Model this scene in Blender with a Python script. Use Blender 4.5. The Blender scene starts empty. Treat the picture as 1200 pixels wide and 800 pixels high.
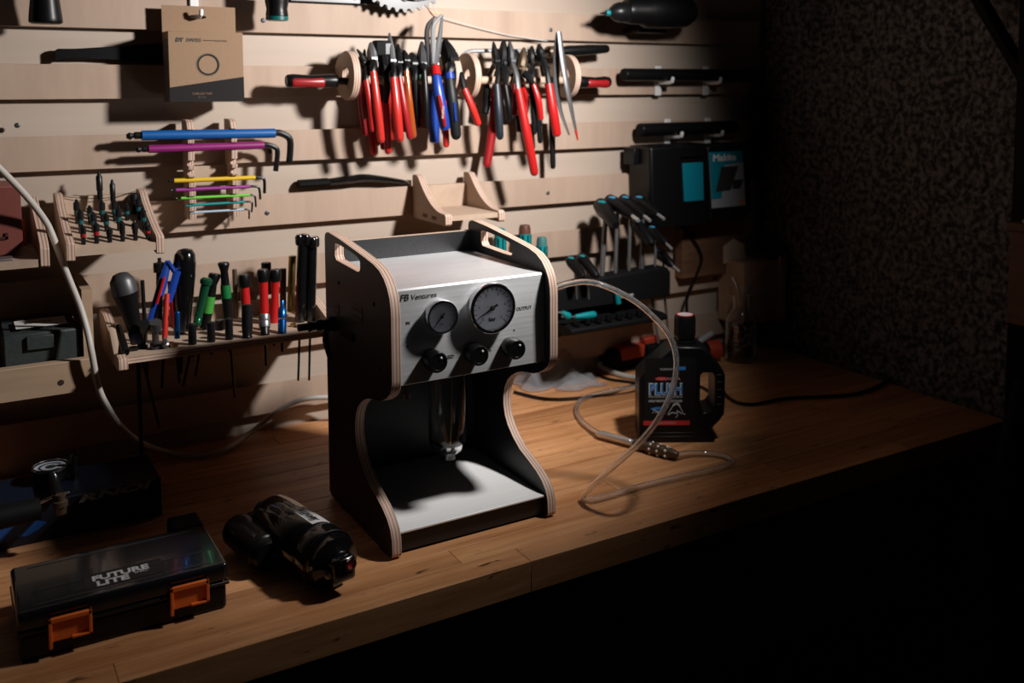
import bpy, bmesh, math, random
from mathutils import Vector, Matrix
random.seed(7)
PI = math.pi
scene = bpy.context.scene
COL = scene.collection

# ------------------------------------------------------------------ camera
cd = bpy.data.cameras.new('camera')
cam = bpy.data.objects.new('camera', cd)
COL.objects.link(cam)
cd.sensor_width = 36
cd.lens = 34.73
cd.shift_x = -0.0469
cd.shift_y = -0.1719
cd.clip_start = 0.02
cam.location = (-0.5964, -1.748, 0.621)
cam.rotation_euler = (PI / 2 - 0.0838, 0, -0.5586)
cd.dof.use_dof = True
cd.dof.focus_distance = 1.36
cd.dof.aperture_fstop = 4.5
scene.camera = cam

# ------------------------------------------------------------------ world and lamp
world = bpy.data.worlds.new('world')
scene.world = world
world.use_nodes = True
wb = world.node_tree.nodes['Background']
wb.inputs[0].default_value = (0.75, 0.85, 1.0, 1)
wb.inputs[1].default_value = 0.0032

ld = bpy.data.lights.new('work_lamp', 'SPOT')
ld.energy = 75
ld.color = (1.0, 0.962, 0.925)
ld.spot_size = math.radians(111)
ld.spot_blend = 1.0
ld.shadow_soft_size = 0.042
lamp = bpy.data.objects.new('work_lamp', ld)
COL.objects.link(lamp)
lamp.location = (0.425, -0.825, 0.905)
lamp.rotation_euler = Vector((-0.415, 0.810, -0.412)).to_track_quat('-Z', 'Y').to_euler()

vs = scene.view_settings
vs.view_transform = 'Standard'
vs.look = 'None'
vs.gamma = 1
vs.use_curve_mapping = False
vs.exposure = 0.0

# ------------------------------------------------------------------ materials
MATS = {}


def mat(name, color, rough=0.5, metal=0.0, var=0.0, bump=0.0, scale=60, coat=0.0, spec=0.5, alpha=None):
    if name in MATS:
        return MATS[name]
    m = bpy.data.materials.new(name)
    m.use_nodes = True
    nt = m.node_tree
    b = nt.nodes['Principled BSDF']
    b.inputs['Base Color'].default_value = (*color, 1)
    b.inputs['Roughness'].default_value = rough
    b.inputs['Metallic'].default_value = metal
    b.inputs['Specular IOR Level'].default_value = spec
    b.inputs['Coat Weight'].default_value = coat
    if var or bump:
        tc = nt.nodes.new('ShaderNodeTexCoord')
        nz = nt.nodes.new('ShaderNodeTexNoise')
        nz.inputs['Scale'].default_value = scale
        nz.inputs['Detail'].default_value = 5
        nt.links.new(tc.outputs['Object'], nz.inputs['Vector'])
        if var:
            mx = nt.nodes.new('ShaderNodeMix')
            mx.data_type = 'RGBA'
            mx.inputs[6].default_value = (*[c * (1 - var) for c in color], 1)
            mx.inputs[7].default_value = (*[min(1, c * (1 + var)) for c in color], 1)
            nt.links.new(nz.outputs['Fac'], mx.inputs[0])
            nt.links.new(mx.outputs[2], b.inputs['Base Color'])
        if bump:
            bp = nt.nodes.new('ShaderNodeBump')
            bp.inputs['Strength'].default_value = bump
            bp.inputs['Distance'].default_value = 0.002
            nt.links.new(nz.outputs['Fac'], bp.inputs['Height'])
            nt.links.new(bp.outputs['Normal'], b.inputs['Normal'])
    MATS[name] = m
    return m


def wood(name, c1, c2, scale=(2.0, 60, 60), rough=0.6, vary=0.18, figure=0.35, spec=0.3, dark=None):
    """Grain that runs along the scale's smallest axis, a soft figure and a tone of its own for each board."""
    m = bpy.data.materials.new(name)
    m.use_nodes = True
    nt = m.node_tree
    N, L = nt.nodes, nt.links
    b = N['Principled BSDF']
    b.inputs['Roughness'].default_value = rough
    b.inputs['Specular IOR Level'].default_value = spec
    tc = N.new('ShaderNodeTexCoord')
    oi = N.new('ShaderNodeObjectInfo')
    add = N.new('ShaderNodeVectorMath')
    add.operation = 'ADD'
    mul = N.new('ShaderNodeVectorMath')
    mul.operation = 'SCALE'
    comb = N.new('ShaderNodeCombineXYZ')
    for i in range(3):
        L.new(oi.outputs['Random'], comb.inputs[i])
    L.new(comb.outputs[0], mul.inputs[0])
    mul.inputs['Scale'].default_value = 37
    L.new(tc.outputs['Object'], add.inputs[0])
    L.new(mul.outputs[0], add.inputs[1])
    mp = N.new('ShaderNodeMapping')
    mp.inputs['Scale'].default_value = scale
    L.new(add.outputs[0], mp.inputs['Vector'])
    n1 = N.new('ShaderNodeTexNoise')
    n1.inputs['Scale'].default_value = 1.0
    n1.inputs['Detail'].default_value = 8
    n1.inputs['Roughness'].default_value = 0.65
    L.new(mp.outputs[0], n1.inputs['Vector'])
    mp2 = N.new('ShaderNodeMapping')
    mp2.inputs['Scale'].default_value = [s * 0.22 for s in scale]
    L.new(add.outputs[0], mp2.inputs['Vector'])
    n2 = N.new('ShaderNodeTexNoise')
    n2.inputs['Scale'].default_value = 1.0
    n2.inputs['Detail'].default_value = 3
    n2.inputs['Distortion'].default_value = 0.8
    L.new(mp2.outputs[0], n2.inputs['Vector'])
    mixf = N.new('ShaderNodeMix')
    mixf.inputs[0].default_value = figure
    L.new(n1.outputs['Fac'], mixf.inputs[2])
    L.new(n2.outputs['Fac'], mixf.inputs[3])
    cr = N.new('ShaderNodeValToRGB')
    cr.color_ramp.elements[0].position = 0.36
    cr.color_ramp.elements[0].color = (*c2, 1)
    cr.color_ramp.elements[1].position = 0.62
    cr.color_ramp.elements[1].color = (*c1, 1)
    L.new(mixf.outputs[0], cr.inputs[0])
    out = cr.outputs[0]
    if dark:
        n3 = N.new('ShaderNodeTexNoise')
        n3.inputs['Scale'].default_value = 1.0
        n3.inputs['Detail'].default_value = 4
        mp3 = N.new('ShaderNodeMapping')
        mp3.inputs['Scale'].default_value = (25, 90, 90)
        L.new(add.outputs[0], mp3.inputs['Vector'])
        L.new(mp3.outputs[0], n3.inputs['Vector'])
        cr3 = N.new('ShaderNodeValToRGB')
        cr3.color_ramp.elements[0].position = 0.66
        cr3.color_ramp.elements[0].color = (0, 0, 0, 1)
        cr3.color_ramp.elements[1].position = 0.74
        cr3.color_ramp.elements[1].color = (1, 1, 1, 1)
        L.new(n3.outputs['Fac'], cr3.inputs[0])
        md = N.new('ShaderNodeMix')
        md.data_type = 'RGBA'
        L.new(cr3.outputs[0], md.inputs[0])
        L.new(out, md.inputs[6])
        md.inputs[7].default_value = (*dark, 1)
        out = md.outputs[2]
    hv = N.new('ShaderNodeHueSaturation')
    mr = N.new('ShaderNodeMapRange')
    mr.inputs['To Min'].default_value = 1 - vary
    mr.inputs['To Max'].default_value = 1 + vary
    L.new(oi.outputs['Random'], mr.inputs['Value'])
    L.new(mr.outputs[0], hv.inputs['Value'])
    L.new(out, hv.inputs['Color'])
    L.new(hv.outputs[0], b.inputs['Base Color'])
    bp = N.new('ShaderNodeBump')
    bp.inputs['Strength'].default_value = 0.15
    bp.inputs['Distance'].default_value = 0.001
    L.new(n1.outputs['Fac'], bp.inputs['Height'])
    L.new(bp.outputs['Normal'], b.inputs['Normal'])
    MATS[name] = m
    return m


def plyedge(name, axis, pitch=0.0045, c1=(0.56, 0.405, 0.325), c2=(0.30, 0.185, 0.135)):
    m = bpy.data.materials.new(name)
    m.use_nodes = True
    nt = m.node_tree
    N, L = nt.nodes, nt.links
    b = N['Principled BSDF']
    b.inputs['Roughness'].default_value = 0.65
    tc = N.new('ShaderNodeTexCoord')
    sp = N.new('ShaderNodeSeparateXYZ')
    L.new(tc.outputs['Object'], sp.inputs[0])
    ma = N.new('ShaderNodeMath')
    ma.operation = 'MULTIPLY'
    ma.inputs[1].default_value = 2 * PI / pitch
    L.new(sp.outputs[axis], ma.inputs[0])
    si = N.new('ShaderNodeMath')
    si.operation = 'SINE'
    L.new(ma.outputs[0], si.inputs[0])
    nz = N.new('ShaderNodeTexNoise')
    nz.inputs['Scale'].default_value = 70
    L.new(tc.outputs['Object'], nz.inputs['Vector'])
    ad = N.new('ShaderNodeMath')
    ad.operation = 'ADD'
    L.new(si.outputs[0], ad.inputs[0])
    L.new(nz.outputs['Fac'], ad.inputs[1])
    cr = N.new('ShaderNodeValToRGB')
    cr.color_ramp.elements[0].position = 0.0
    cr.color_ramp.elements[0].color = (*c2, 1)
    cr.color_ramp.elements[1].position = 0.45
    cr.color_ramp.elements[1].color = (*c1, 1)
    L.new(ad.outputs[0], cr.inputs[0])
    L.new(cr.outputs[0], b.inputs['Base Color'])
    MATS[name] = m
    return m


def brushed(name, color, rough=0.33, axis=0, streak=0.1):
    m = bpy.data.materials.new(name)
    m.use_nodes = True
    nt = m.node_tree
    N, L = nt.nodes, nt.links
    b = N['Principled BSDF']
    b.inputs['Metallic'].default_value = 1
    b.inputs['Base Color'].default_value = (*color, 1)
    tc = N.new('ShaderNodeTexCoord')
    mp = N.new('ShaderNodeMapping')
    sc = [420, 420, 420]
    sc[axis] = 7
    mp.inputs['Scale'].default_value = sc
    L.new(tc.outputs['Object'], mp.inputs['Vector'])
    nz = N.new('ShaderNodeTexNoise')
    nz.inputs['Scale'].default_value = 1
    nz.inputs['Detail'].default_value = 4
    L.new(mp.outputs[0], nz.inputs['Vector'])
    n2 = N.new('ShaderNodeTexNoise')
    n2.inputs['Scale'].default_value = 14
    n2.inputs['Detail'].default_value = 3
    L.new(tc.outputs['Object'], n2.inputs['Vector'])
    ad = N.new('ShaderNodeMath')
    ad.operation = 'ADD'
    L.new(nz.outputs['Fac'], ad.inputs[0])
    L.new(n2.outputs['Fac'], ad.inputs[1])
    mr = N.new('ShaderNodeMapRange')
    mr.inputs['From Max'].default_value = 2
    mr.inputs['To Min'].default_value = rough - streak
    mr.inputs['To Max'].default_value = rough + streak
    L.new(ad.outputs[0], mr.inputs['Value'])
    L.new(mr.outputs[0], b.inputs['Roughness'])
    mc = N.new('ShaderNodeMix')
    mc.data_type = 'RGBA'
    mc.inputs[6].default_value = (*[c * 0.8 for c in color], 1)
    mc.inputs[7].default_value = (*[min(1, c * 1.15) for c in color], 1)
    L.new(nz.outputs['Fac'], mc.inputs[0])
    L.new(mc.outputs[2], b.inputs['Base Color'])
    bp = N.new('ShaderNodeBump')
    bp.inputs['Strength'].default_value = 0.12
    bp.inputs['Distance'].default_value = 0.0006
    L.new(nz.outputs['Fac'], bp.inputs['Height'])
    L.new(bp.outputs['Normal'], b.inputs['Normal'])
    MATS[name] = m
    return m


def glass(name, color=(1, 1, 1), rough=0.02, ior=1.45):
    m = bpy.data.materials.new(name)
    m.use_nodes = True
    b = m.node_tree.nodes['Principled BSDF']
    b.inputs['Base Color'].default_value = (*color, 1)
    b.inputs['Transmission Weight'].default_value = 1
    b.inputs['Roughness'].default_value = rough
    b.inputs['IOR'].default_value = ior
    MATS[name] = m
    return m


def film(name, color, alpha, rough=0.2):
    m = mat(name, color, rough)
    m.node_tree.nodes['Principled BSDF'].inputs['Alpha'].default_value = alpha
    return m


BIRCH = wood('birch_ply', (0.435, 0.318, 0.246), (0.345, 0.244, 0.184), scale=(34, 34, 5), vary=0.05, figure=0.55)
BIRCHB = wood('birch_backing', (0.470, 0.385, 0.320), (0.400, 0.318, 0.258), scale=(2.5, 40, 24), vary=0.02, figure=0.6)
PLY = wood('birch_ply_plain', (0.470, 0.350, 0.265), (0.37, 0.265, 0.195), scale=(30, 6, 30), vary=0.06, figure=0.5)
OAK = wood('bench_wood', (0.64, 0.325, 0.150), (0.37, 0.150, 0.055), scale=(6, 80, 80), rough=0.42, vary=0.16, figure=0.45, spec=0.35, dark=(0.045, 0.022, 0.012))
PINE = wood('pine_board', (0.44, 0.31, 0.21), (0.28, 0.18, 0.115), scale=(5, 60, 50), vary=0.05, figure=0.75)
DARKWOOD = wood('cabinet_wood', (0.16, 0.08, 0.045), (0.09, 0.045, 0.025), scale=(8, 8, 60), vary=0.1)
EDGEX = plyedge('ply_edge_across_x', 0)
EDGEZ = plyedge('ply_edge_across_z', 2)
BLACKPLY = mat('black_film_ply', (0.0125, 0.0125, 0.014), 0.42, var=0.2, bump=0.15, scale=260, spec=0.4)
STEEL = brushed('brushed_steel', (0.84, 0.85, 0.875), 0.46, 0)
STEEL.node_tree.nodes['Principled BSDF'].inputs['Metallic'].default_value = 0.72
CHROME = mat('chrome', (0.72, 0.72, 0.74), 0.17, 1)
TOOLSTEEL = mat('tool_steel', (0.24, 0.24, 0.25), 0.40, 0.8, var=0.2, scale=90)
DARKSTEEL = mat('dark_steel', (0.009, 0.009, 0.010), 0.34, 0.2, spec=0.35)
BLACK = mat('black_plastic', (0.004, 0.004, 0.0045), 0.36, spec=0.28)
GLOSSBLACK = mat('gloss_black', (0.004, 0.004, 0.0045), 0.14, coat=0.5)
MATTEBLACK = mat('matte_black', (0.005, 0.005, 0.0055), 0.65, spec=0.12)
RUBBER = mat('rubber', (0.02, 0.02, 0.021), 0.6, bump=0.2, scale=300)
RED = mat('red_grip', (0.42, 0.010, 0.010), 0.34, coat=0.1)
REDDARK = mat('dark_red_grip', (0.27, 0.008, 0.011), 0.36)
ORANGERED = mat('orange_red_grip', (0.46, 0.022, 0.016), 0.32, coat=0.1)
AMBER = mat('amber_grip', (0.30, 0.060, 0.010), 0.2, coat=0.4)
BLUE = mat('blue_grip', (0.006, 0.040, 0.27), 0.36)
BLUEGREY = mat('blue_grey_grip', (0.011, 0.018, 0.028), 0.45)
GREEN = mat('green_grip', (0.006, 0.14, 0.035), 0.4)
LIME = mat('lime_band', (0.05, 0.28, 0.04), 0.4)
ANOGREEN = mat('anodised_green', (0.03, 0.20, 0.09), 0.25, 0.8)
ANOBLUE = mat('anodised_blue', (0.01, 0.10, 0.36), 0.25, 0.8)
TEAL = mat('teal_plastic', (0.0, 0.20, 0.22), 0.4)
SKYBLUE = mat('blue_inlay', (0.05, 0.25, 0.42), 0.4)
WHITE = mat('white_plastic', (0.72, 0.72, 0.72), 0.4)
PAPER = mat('paper', (0.62, 0.60, 0.57), 0.8)
BRASS = mat('brass', (0.42, 0.29, 0.12), 0.3, 1, var=0.15)
BRONZE = mat('bronze_rod', (0.11, 0.075, 0.045), 0.38, 0.6)
CARD = mat('cardboard', (0.265, 0.165, 0.098), 0.8, var=0.07, bump=0.1, scale=240)
CARDPRINT = mat('cardboard_dark_print', (0.014, 0.012, 0.012), 0.75, spec=0.2)
CARDGREY = mat('cardboard_grey_print', (0.13, 0.10, 0.075), 0.75)
BROWNRED = mat('oxblood_plastic', (0.17, 0.045, 0.035), 0.5, var=0.1)
ORANGE = mat('orange_plastic', (0.80, 0.16, 0.025), 0.42)
INK = mat('black_ink', (0.02, 0.02, 0.02), 0.6)
GREYINK = mat('grey_ink', (0.36, 0.36, 0.36), 0.6)
WHITEINK = mat('white_ink', (0.45, 0.45, 0.45), 0.6)
REDINK = mat('red_ink', (0.5, 0.02, 0.02), 0.5)
BLUEINK = mat('blue_ink', (0.02, 0.16, 0.45), 0.5)
LABELTEAL = mat('label_teal', (0.0, 0.17, 0.24), 0.45)
LABELGREY = mat('label_grey', (0.26, 0.27, 0.29), 0.5)
DIALSHADED = mat('shaded_dial_face', (0.34, 0.36, 0.41), 0.5)  # pale dial toned down, the bezel's shade is put into its colour
CABLEWHITE = mat('white_cable', (0.44, 0.41, 0.375), 0.45)
GREENBLACK = mat('painted_green_black', (0.028, 0.036, 0.036), 0.55, var=0.3, bump=0.3, scale=120)
GREYMETAL = mat('grey_cast_metal', (0.075, 0.075, 0.08), 0.42, 0.5)
TRAYSTEEL = brushed('blasted_steel', (1.0, 1.0, 1.0), 0.42, 0, 0.05)
TRAYSTEEL.node_tree.nodes['Principled BSDF'].inputs['Metallic'].default_value = 0.12
DIALDEEPSHADED = mat('deep_shaded_dial_face', (0.16, 0.17, 0.20), 0.5)  # small dial darker still, shade under the rim painted into the colour
JUGBLACK = mat('jug_plastic', (0.0045, 0.0045, 0.005), 0.34, spec=0.3)
GLASS = glass('clear_glass')
TUBECLEAR = glass('clear_tube', (1.0, 1.0, 1.0), 0.04, 1.40)
TUBECLEAR.node_tree.nodes['Principled BSDF'].inputs['Transmission Weight'].default_value = 0.955
POLISHED = mat('polished_steel', (0.62, 0.62, 0.63), 0.32, 0.75)
REDORANGE = mat('red_orange_plastic', (0.38, 0.040, 0.018), 0.45)
SMOKEY = glass('smoked_plastic', (0.30, 0.32, 0.36), 0.08, 1.3)
BAGFILM = film('bag_film', (0.42, 0.42, 0.45), 0.34, 0.2)

# rough stone for the side wall and concrete for the floor
STONE = bpy.data.materials.new('roughcast_stone')
STONE.use_nodes = True
_n, _l = STONE.node_tree.nodes, STONE.node_tree.links
_b = _n['Principled BSDF']
_b.inputs['Roughness'].default_value = 0.95
_tc = _n.new('ShaderNodeTexCoord')
_v = _n.new('ShaderNodeTexVoronoi')
_v.inputs['Scale'].default_value = 55
_z = _n.new('ShaderNodeTexNoise')
_z.inputs['Scale'].default_value = 90
_z.inputs['Detail'].default_value = 6
_l.new(_tc.outputs['Object'], _v.inputs['Vector'])
_l.new(_tc.outputs['Object'], _z.inputs['Vector'])
_cr = _n.new('ShaderNodeValToRGB')
_cr.color_ramp.elements[0].position = 0.40
_cr.color_ramp.elements[0].color = (0.030, 0.029, 0.028, 1)
_cr.color_ramp.elements[1].position = 0.62
_cr.color_ramp.elements[1].color = (0.20, 0.195, 0.19, 1)
_l.new(_z.outputs['Fac'], _cr.inputs[0])
_l.new(_cr.outputs[0], _b.inputs['Base Color'])
_bp = _n.new('ShaderNodeBump')
_bp.inputs['Strength'].default_value = 0.9
_bp.inputs['Distance'].default_value = 0.008
_l.new(_v.outputs['Distance'], _bp.inputs['Height'])
_l.new(_bp.outputs['Normal'], _b.inputs['Normal'])
CONCRETE = mat('concrete', (0.12, 0.115, 0.11), 0.9, var=0.3, bump=0.3, scale=20)


# ------------------------------------------------------------------ mesh building
def catmull(pts, sub=6):
    P = [Vector(p) for p in pts]
    if len(P) < 3:
        return P
    out = []
    for i in range(len(P) - 1):
        p0 = P[max(i - 1, 0)]
        p1, p2 = P[i], P[i + 1]
        p3 = P[min(i + 2, len(P) - 1)]
        for k in range(sub):
            t = k / sub
            out.append(0.5 * ((2 * p1) + (p2 - p0) * t + (2 * p0 - 5 * p1 + 4 * p2 - p3) * t * t + (3 * p1 - p0 - 3 * p2 + p3) * t ** 3))
    out.append(P[-1])
    return out


class MB:
    def __init__(self, M=None):
        self.v, self.f, self.m = [], [], []
        self.M = M

    def add(self, vs, fs, mi=0):
        o = len(self.v)
        self.v += [Vector(a) for a in vs]
        self.f += [tuple(i + o for i in f) for f in fs]
        self.m += [mi] * len(fs)
        return self

    def box(self, a, b, mi=0):
        x0, y0, z0 = [min(p, q) for p, q in zip(a, b)]
        x1, y1, z1 = [max(p, q) for p, q in zip(a, b)]
        vs = [(x0, y0, z0), (x1, y0, z0), (x1, y1, z0), (x0, y1, z0), (x0, y0, z1), (x1, y0, z1), (x1, y1, z1), (x0, y1, z1)]
        fs = [(0, 3, 2, 1), (4, 5, 6, 7), (0, 1, 5, 4), (1, 2, 6, 5), (2, 3, 7, 6), (3, 0, 4, 7)]
        return self.add(vs, fs, mi)

    def obox(self, c, s, R, mi=0):
        """A box of size s centred on c, turned by the matrix R."""
        R = R.to_3x3()
        c = Vector(c)
        h = [k / 2 for k in s]
        vs = [c + R @ Vector((sx * h[0], sy * h[1], sz * h[2])) for sz in (-1, 1) for sx, sy in ((-1, -1), (1, -1), (1, 1), (-1, 1))]
        fs = [(0, 3, 2, 1), (4, 5, 6, 7), (0, 1, 5, 4), (1, 2, 6, 5), (2, 3, 7, 6), (3, 0, 4, 7)]
        return self.add(vs, fs, mi)

    def tube(self, pts, r, n=10, mi=0, smooth=0, flat=1.0, up=None, caps=True, round_end=False):
        P = [Vector(p) for p in pts]
        R = list(r) if isinstance(r, (list, tuple)) else [r] * len(P)
        if smooth:
            m0 = len(P)
            P2 = catmull(P, smooth)
            R2 = []
            for i in range(len(P2)):
                t = i / smooth
                k = min(int(t), m0 - 2)
                R2.append(R[k] + (R[k + 1] - R[k]) * (t - k))
            P, R = P2, R2
        if round_end:
            def dome(P, R):
                d = (P[-1] - P[-2]).normalized()
                e, rr = P[-1], R[-1]
                base = e - d * rr
                if (P[-1] - P[-2]).length <= rr * 1.01:
                    base = P[-2].lerp(P[-1], 0.3)
                h = (e - base).length
                P = P[:-1] + [base + d * h * math.sin(a) for a in (0, 0.5, 0.9, 1.25, 1.5)]
                R = R[:-1] + [rr * math.cos(a) for a in (0, 0.5, 0.9, 1.25, 1.5)]
                return P, R
            P, R = dome(P, R)
        vs, fs = [], []
        t0 = (P[1] - P[0]).normalized()
        ref = Vector(up) if up else (Vector((0, 0, 1)) if abs(t0.z) < 0.9 else Vector((0, 1, 0)))
        nrm = (ref - t0 * ref.dot(t0)).normalized()
        for i, p in enumerate(P):
            t = ((P[min(i + 1, len(P) - 1)]) - P[max(i - 1, 0)]).normalized()
            nrm = (nrm - t * nrm.dot(t))
            nrm = nrm.normalized() if nrm.length > 1e-6 else t.orthogonal().normalized()
            bn = t.cross(nrm)
            for k in range(n):
                a = 2 * PI * k / n
                vs.append(p + (nrm * math.cos(a) * flat + bn * math.sin(a)) * R[i])
        for i in range(len(P) - 1):
            for k in range(n):
                a, b = i * n + k, i * n + (k + 1) % n
                fs.append((a, b, b + n, a + n))
        if caps:
            fs.append(tuple(range(n))[::-1])
            fs.append(tuple((len(P) - 1) * n + k for k in range(n)))
        return self.add(vs, fs, mi)

    def lathe(self, prof, o=(0, 0, 0), d=(0, 0, 1), n=24, mi=0, caps=True):
        d = Vector(d).normalized()
        u = d.orthogonal().normalized()
        if abs(d.z) > 0.99:
            u = Vector((1, 0, 0))
        w = d.cross(u)
        o = Vector(o)
        vs, fs = [], []
        for r, h in prof:
            for k in range(n):
                a = 2 * PI * k / n
                vs.append(o + d * h + (u * math.cos(a) + w * math.sin(a)) * max(r, 1e-5))
        for i in range(len(prof) - 1):
            for k in range(n):
                a, b = i * n + k, i * n + (k + 1) % n
                fs.append((a, b, b + n, a + n))
        if caps:
            fs.append(tuple(range(n))[::-1])
            fs.append(tuple((len(prof) - 1) * n + k for k in range(n)))
        return self.add(vs, fs, mi)

    def plate(self, outer, axis, a, b, holes=(), cap=0, side=None):
        """Outline (two coordinates) with holes, given a thickness from a to b along an axis."""
        side = cap if side is None else side
        ix = [i for i in range(3) if i != axis]

        def P(p, h):
            v = [0, 0, 0]
            v[axis] = h
            v[ix[0]], v[ix[1]] = p
            return Vector(v)
        bm = bmesh.new()
        loops = [list(outer)] + [list(h) for h in holes]
        es = []
        for lp in loops:
            vv = [bm.verts.new(P(p, a)) for p in lp]
            es += [bm.edges.new((vv[i], vv[(i + 1) % len(vv)])) for i in range(len(vv))]
        bmesh.ops.triangle_fill(bm, use_beauty=True, edges=es)
        bm.verts.index_update()
        tri = [tuple(v.index for v in f.verts) for f in bm.faces]
        vs = [v.co.copy() for v in bm.verts]
        bm.free()
        n = len(vs)
        top = []
        for v in vs:
            w = v.copy()
            w[axis] = b
            top.append(w)
        o = len(self.v)
        self.add(vs + top, [], 0)
        for t in tri:
            self.f.append(tuple(i + o for i in t[::-1]))
            self.m.append(cap)
            self.f.append(tuple(i + o + n for i in t))
            self.m.append(cap)
        k = 0
        for lp in loops:
            c = len(lp)
            for i in range(c):
                p, q = k + i, k + (i + 1) % c
                self.f.append((p + o, q + o, q + n + o, p + n + o))
                self.m.append(side)
            k += c
        return self

    def sphere(self, c, r, mi=0, n=12, sc=(1, 1, 1)):
        c = Vector(c)
        vs, fs = [], []
        for i in range(1, n):
            th = PI * i / n
            for k in range(2 * n):
                a = PI * k / n
                vs.append(c + Vector((math.sin(th) * math.cos(a) * sc[0], math.sin(th) * math.sin(a) * sc[1], math.cos(th) * sc[2])) * r)
        q = 2 * n
        for i in range(n - 2):
            for k in range(q):
                a, b = i * q + k, i * q + (k + 1) % q
                fs.append((a, a + q, b + q, b))
        fs.append(tuple(range(q)))
        fs.append(tuple((n - 2) * q + k for k in range(q))[::-1])
        return self.add(vs, fs, mi)

    def build(self, name, mats, parent=None, bevel=0.0, seg=2, local=False, angle=35, tag_=None):
        if not isinstance(mats, (list, tuple)):
            mats = [mats]
        off = Vector((0, 0, 0))
        if parent is not None and not local:
            p = parent
            while p is not None:
                off += p.location
                p = p.parent
        elif parent is None and not local:
            xs = [(min(v[i] for v in self.v) + max(v[i] for v in self.v)) / 2 for i in range(3)]
            xs[2] = min(v[2] for v in self.v)
            off = Vector(xs)
        me = bpy.data.meshes.new(name)
        me.from_pydata([v - off for v in self.v], [], self.f)
        for i, p in enumerate(me.polygons):
            p.material_index = self.m[i]
            p.use_smooth = True
        for m in mats:
            me.materials.append(m)
        bm = bmesh.new()
        bm.from_mesh(me)
        bmesh.ops.recalc_face_normals(bm, faces=bm.faces)
        bm.to_mesh(me)
        bm.free()
        me.set_sharp_from_angle(angle=math.radians(angle))
        o = bpy.data.objects.new(name, me)
        COL.objects.link(o)
        if parent is not None:
            o.parent = parent
        else:
            o.location = off
        if bevel:
            bv = o.modifiers.new('bevel', 'BEVEL')
            bv.width = bevel
            bv.segments = seg
            bv.limit_method = 'ANGLE'
            bv.angle_limit = math.radians(40)
            bv.harden_normals = False
        return o


def tag(o, label, cat, group=None):
    o['label'] = label
    o['category'] = cat
    if group:
        o['group'] = group
    return o


def thing(name, loc, label, cat, group=None, rot=(0, 0, 0)):
    o = bpy.data.objects.new(name, None)
    o.empty_display_size = 0.02
    COL.objects.link(o)
    o.location = loc
    o.rotation_euler = rot
    return tag(o, label, cat, group)


def struct(o):
    o['kind'] = 'structure'
    return o


DG = None


def text(body, origin, xdir, ydir, size, m, parent, width=None, name='lettering', center=False, local=False, shear=0.0, bold=0.0):
    """Flat lettering: a font curve turned into a mesh that lies in the plane of xdir and ydir."""
    cu = bpy.data.curves.new(name, 'FONT')
    cu.body = body
    cu.size = size
    cu.shear = shear
    cu.offset = bold
    cu.extrude = 0.00012
    cu.resolution_u = 3
    if center:
        cu.align_x = 'CENTER'
    t = bpy.data.objects.new(name, cu)
    COL.objects.link(t)
    dg = bpy.context.evaluated_depsgraph_get()
    me = bpy.data.meshes.new_from_object(t.evaluated_get(dg))
    COL.objects.unlink(t)
    bpy.data.objects.remove(t)
    xs = [v.co.x for v in me.vertices]
    sx = 1.0
    if width and xs:
        sx = width / (max(xs) - min(xs))
    X = Vector(xdir).normalized()
    Yv = Vector(ydir).normalized()
    Z = X.cross(Yv)
    off = Vector((0, 0, 0))
    if not local and parent is not None:
        p = parent
        while p is not None:
            off += p.location
            p = p.parent
    o3 = Vector(origin) - off
    for v in me.vertices:
        c = v.co
        v.co = o3 + X * (c.x * sx) + Yv * c.y + Z * c.z
    me.materials.clear()
    me.materials.append(m)
    o = bpy.data.objects.new(name, me)
    COL.objects.link(o)
    o.parent = parent
    return o


def rotz(a):
    return Matrix.Rotation(a, 4, 'Z')


def arc(cx, cy, r, a0, a1, n):
    return [(cx + r * math.cos(a0 + (a1 - a0) * i / n), cy + r * math.sin(a0 + (a1 - a0) * i / n)) for i in range(n + 1)]


def circle(cx, cy, r, n=20):
    return [(cx + r * math.cos(2 * PI * i / n), cy + r * math.sin(2 * PI * i / n)) for i in range(n)]


# ================================================================== the setting
PITCH, Z0, RH = 0.1121, 0.7066, 0.0552
wall = struct(MB().box((-1.6, 0, -0.85), (1.06, 0.03, 1.5)).build('wall_back', BIRCHB))
for i in range(-4, 7):
    zb = Z0 - PITCH * i
    prof = [(-0.018, zb), (-0.018, zb + RH), (0.0, zb + RH - 0.014), (0.0, zb)]
    # board ends staggered along the wall
    cuts = [-1.6, [-0.95, -0.8, -1.1][i % 3], 1.035]
    for a, b in zip(cuts[:-1], cuts[1:]):
        MB().plate(prof, 0, a + 0.0006, b).build('cleat_rail', BIRCH, wall, bevel=0.0005, seg=1)
for px, pz in ((-0.1194, 0.7275), (0.4624, 0.7274), (-0.121, 0.3929), (0.4551, 0.3939), (-0.1137, 0.5006), (0.9091, 0.1667), (-0.4993, 0.5551)):
    MB().lathe([(0.0042, 0), (0.0042, 0.0008), (0.0030, 0.0016), (0.0012, 0.0016), (0.0010, 0.0006)], (px, -0.0178, pz), (0, -1, 0), 14).build('screw_head', GREYMETAL, wall)

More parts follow.
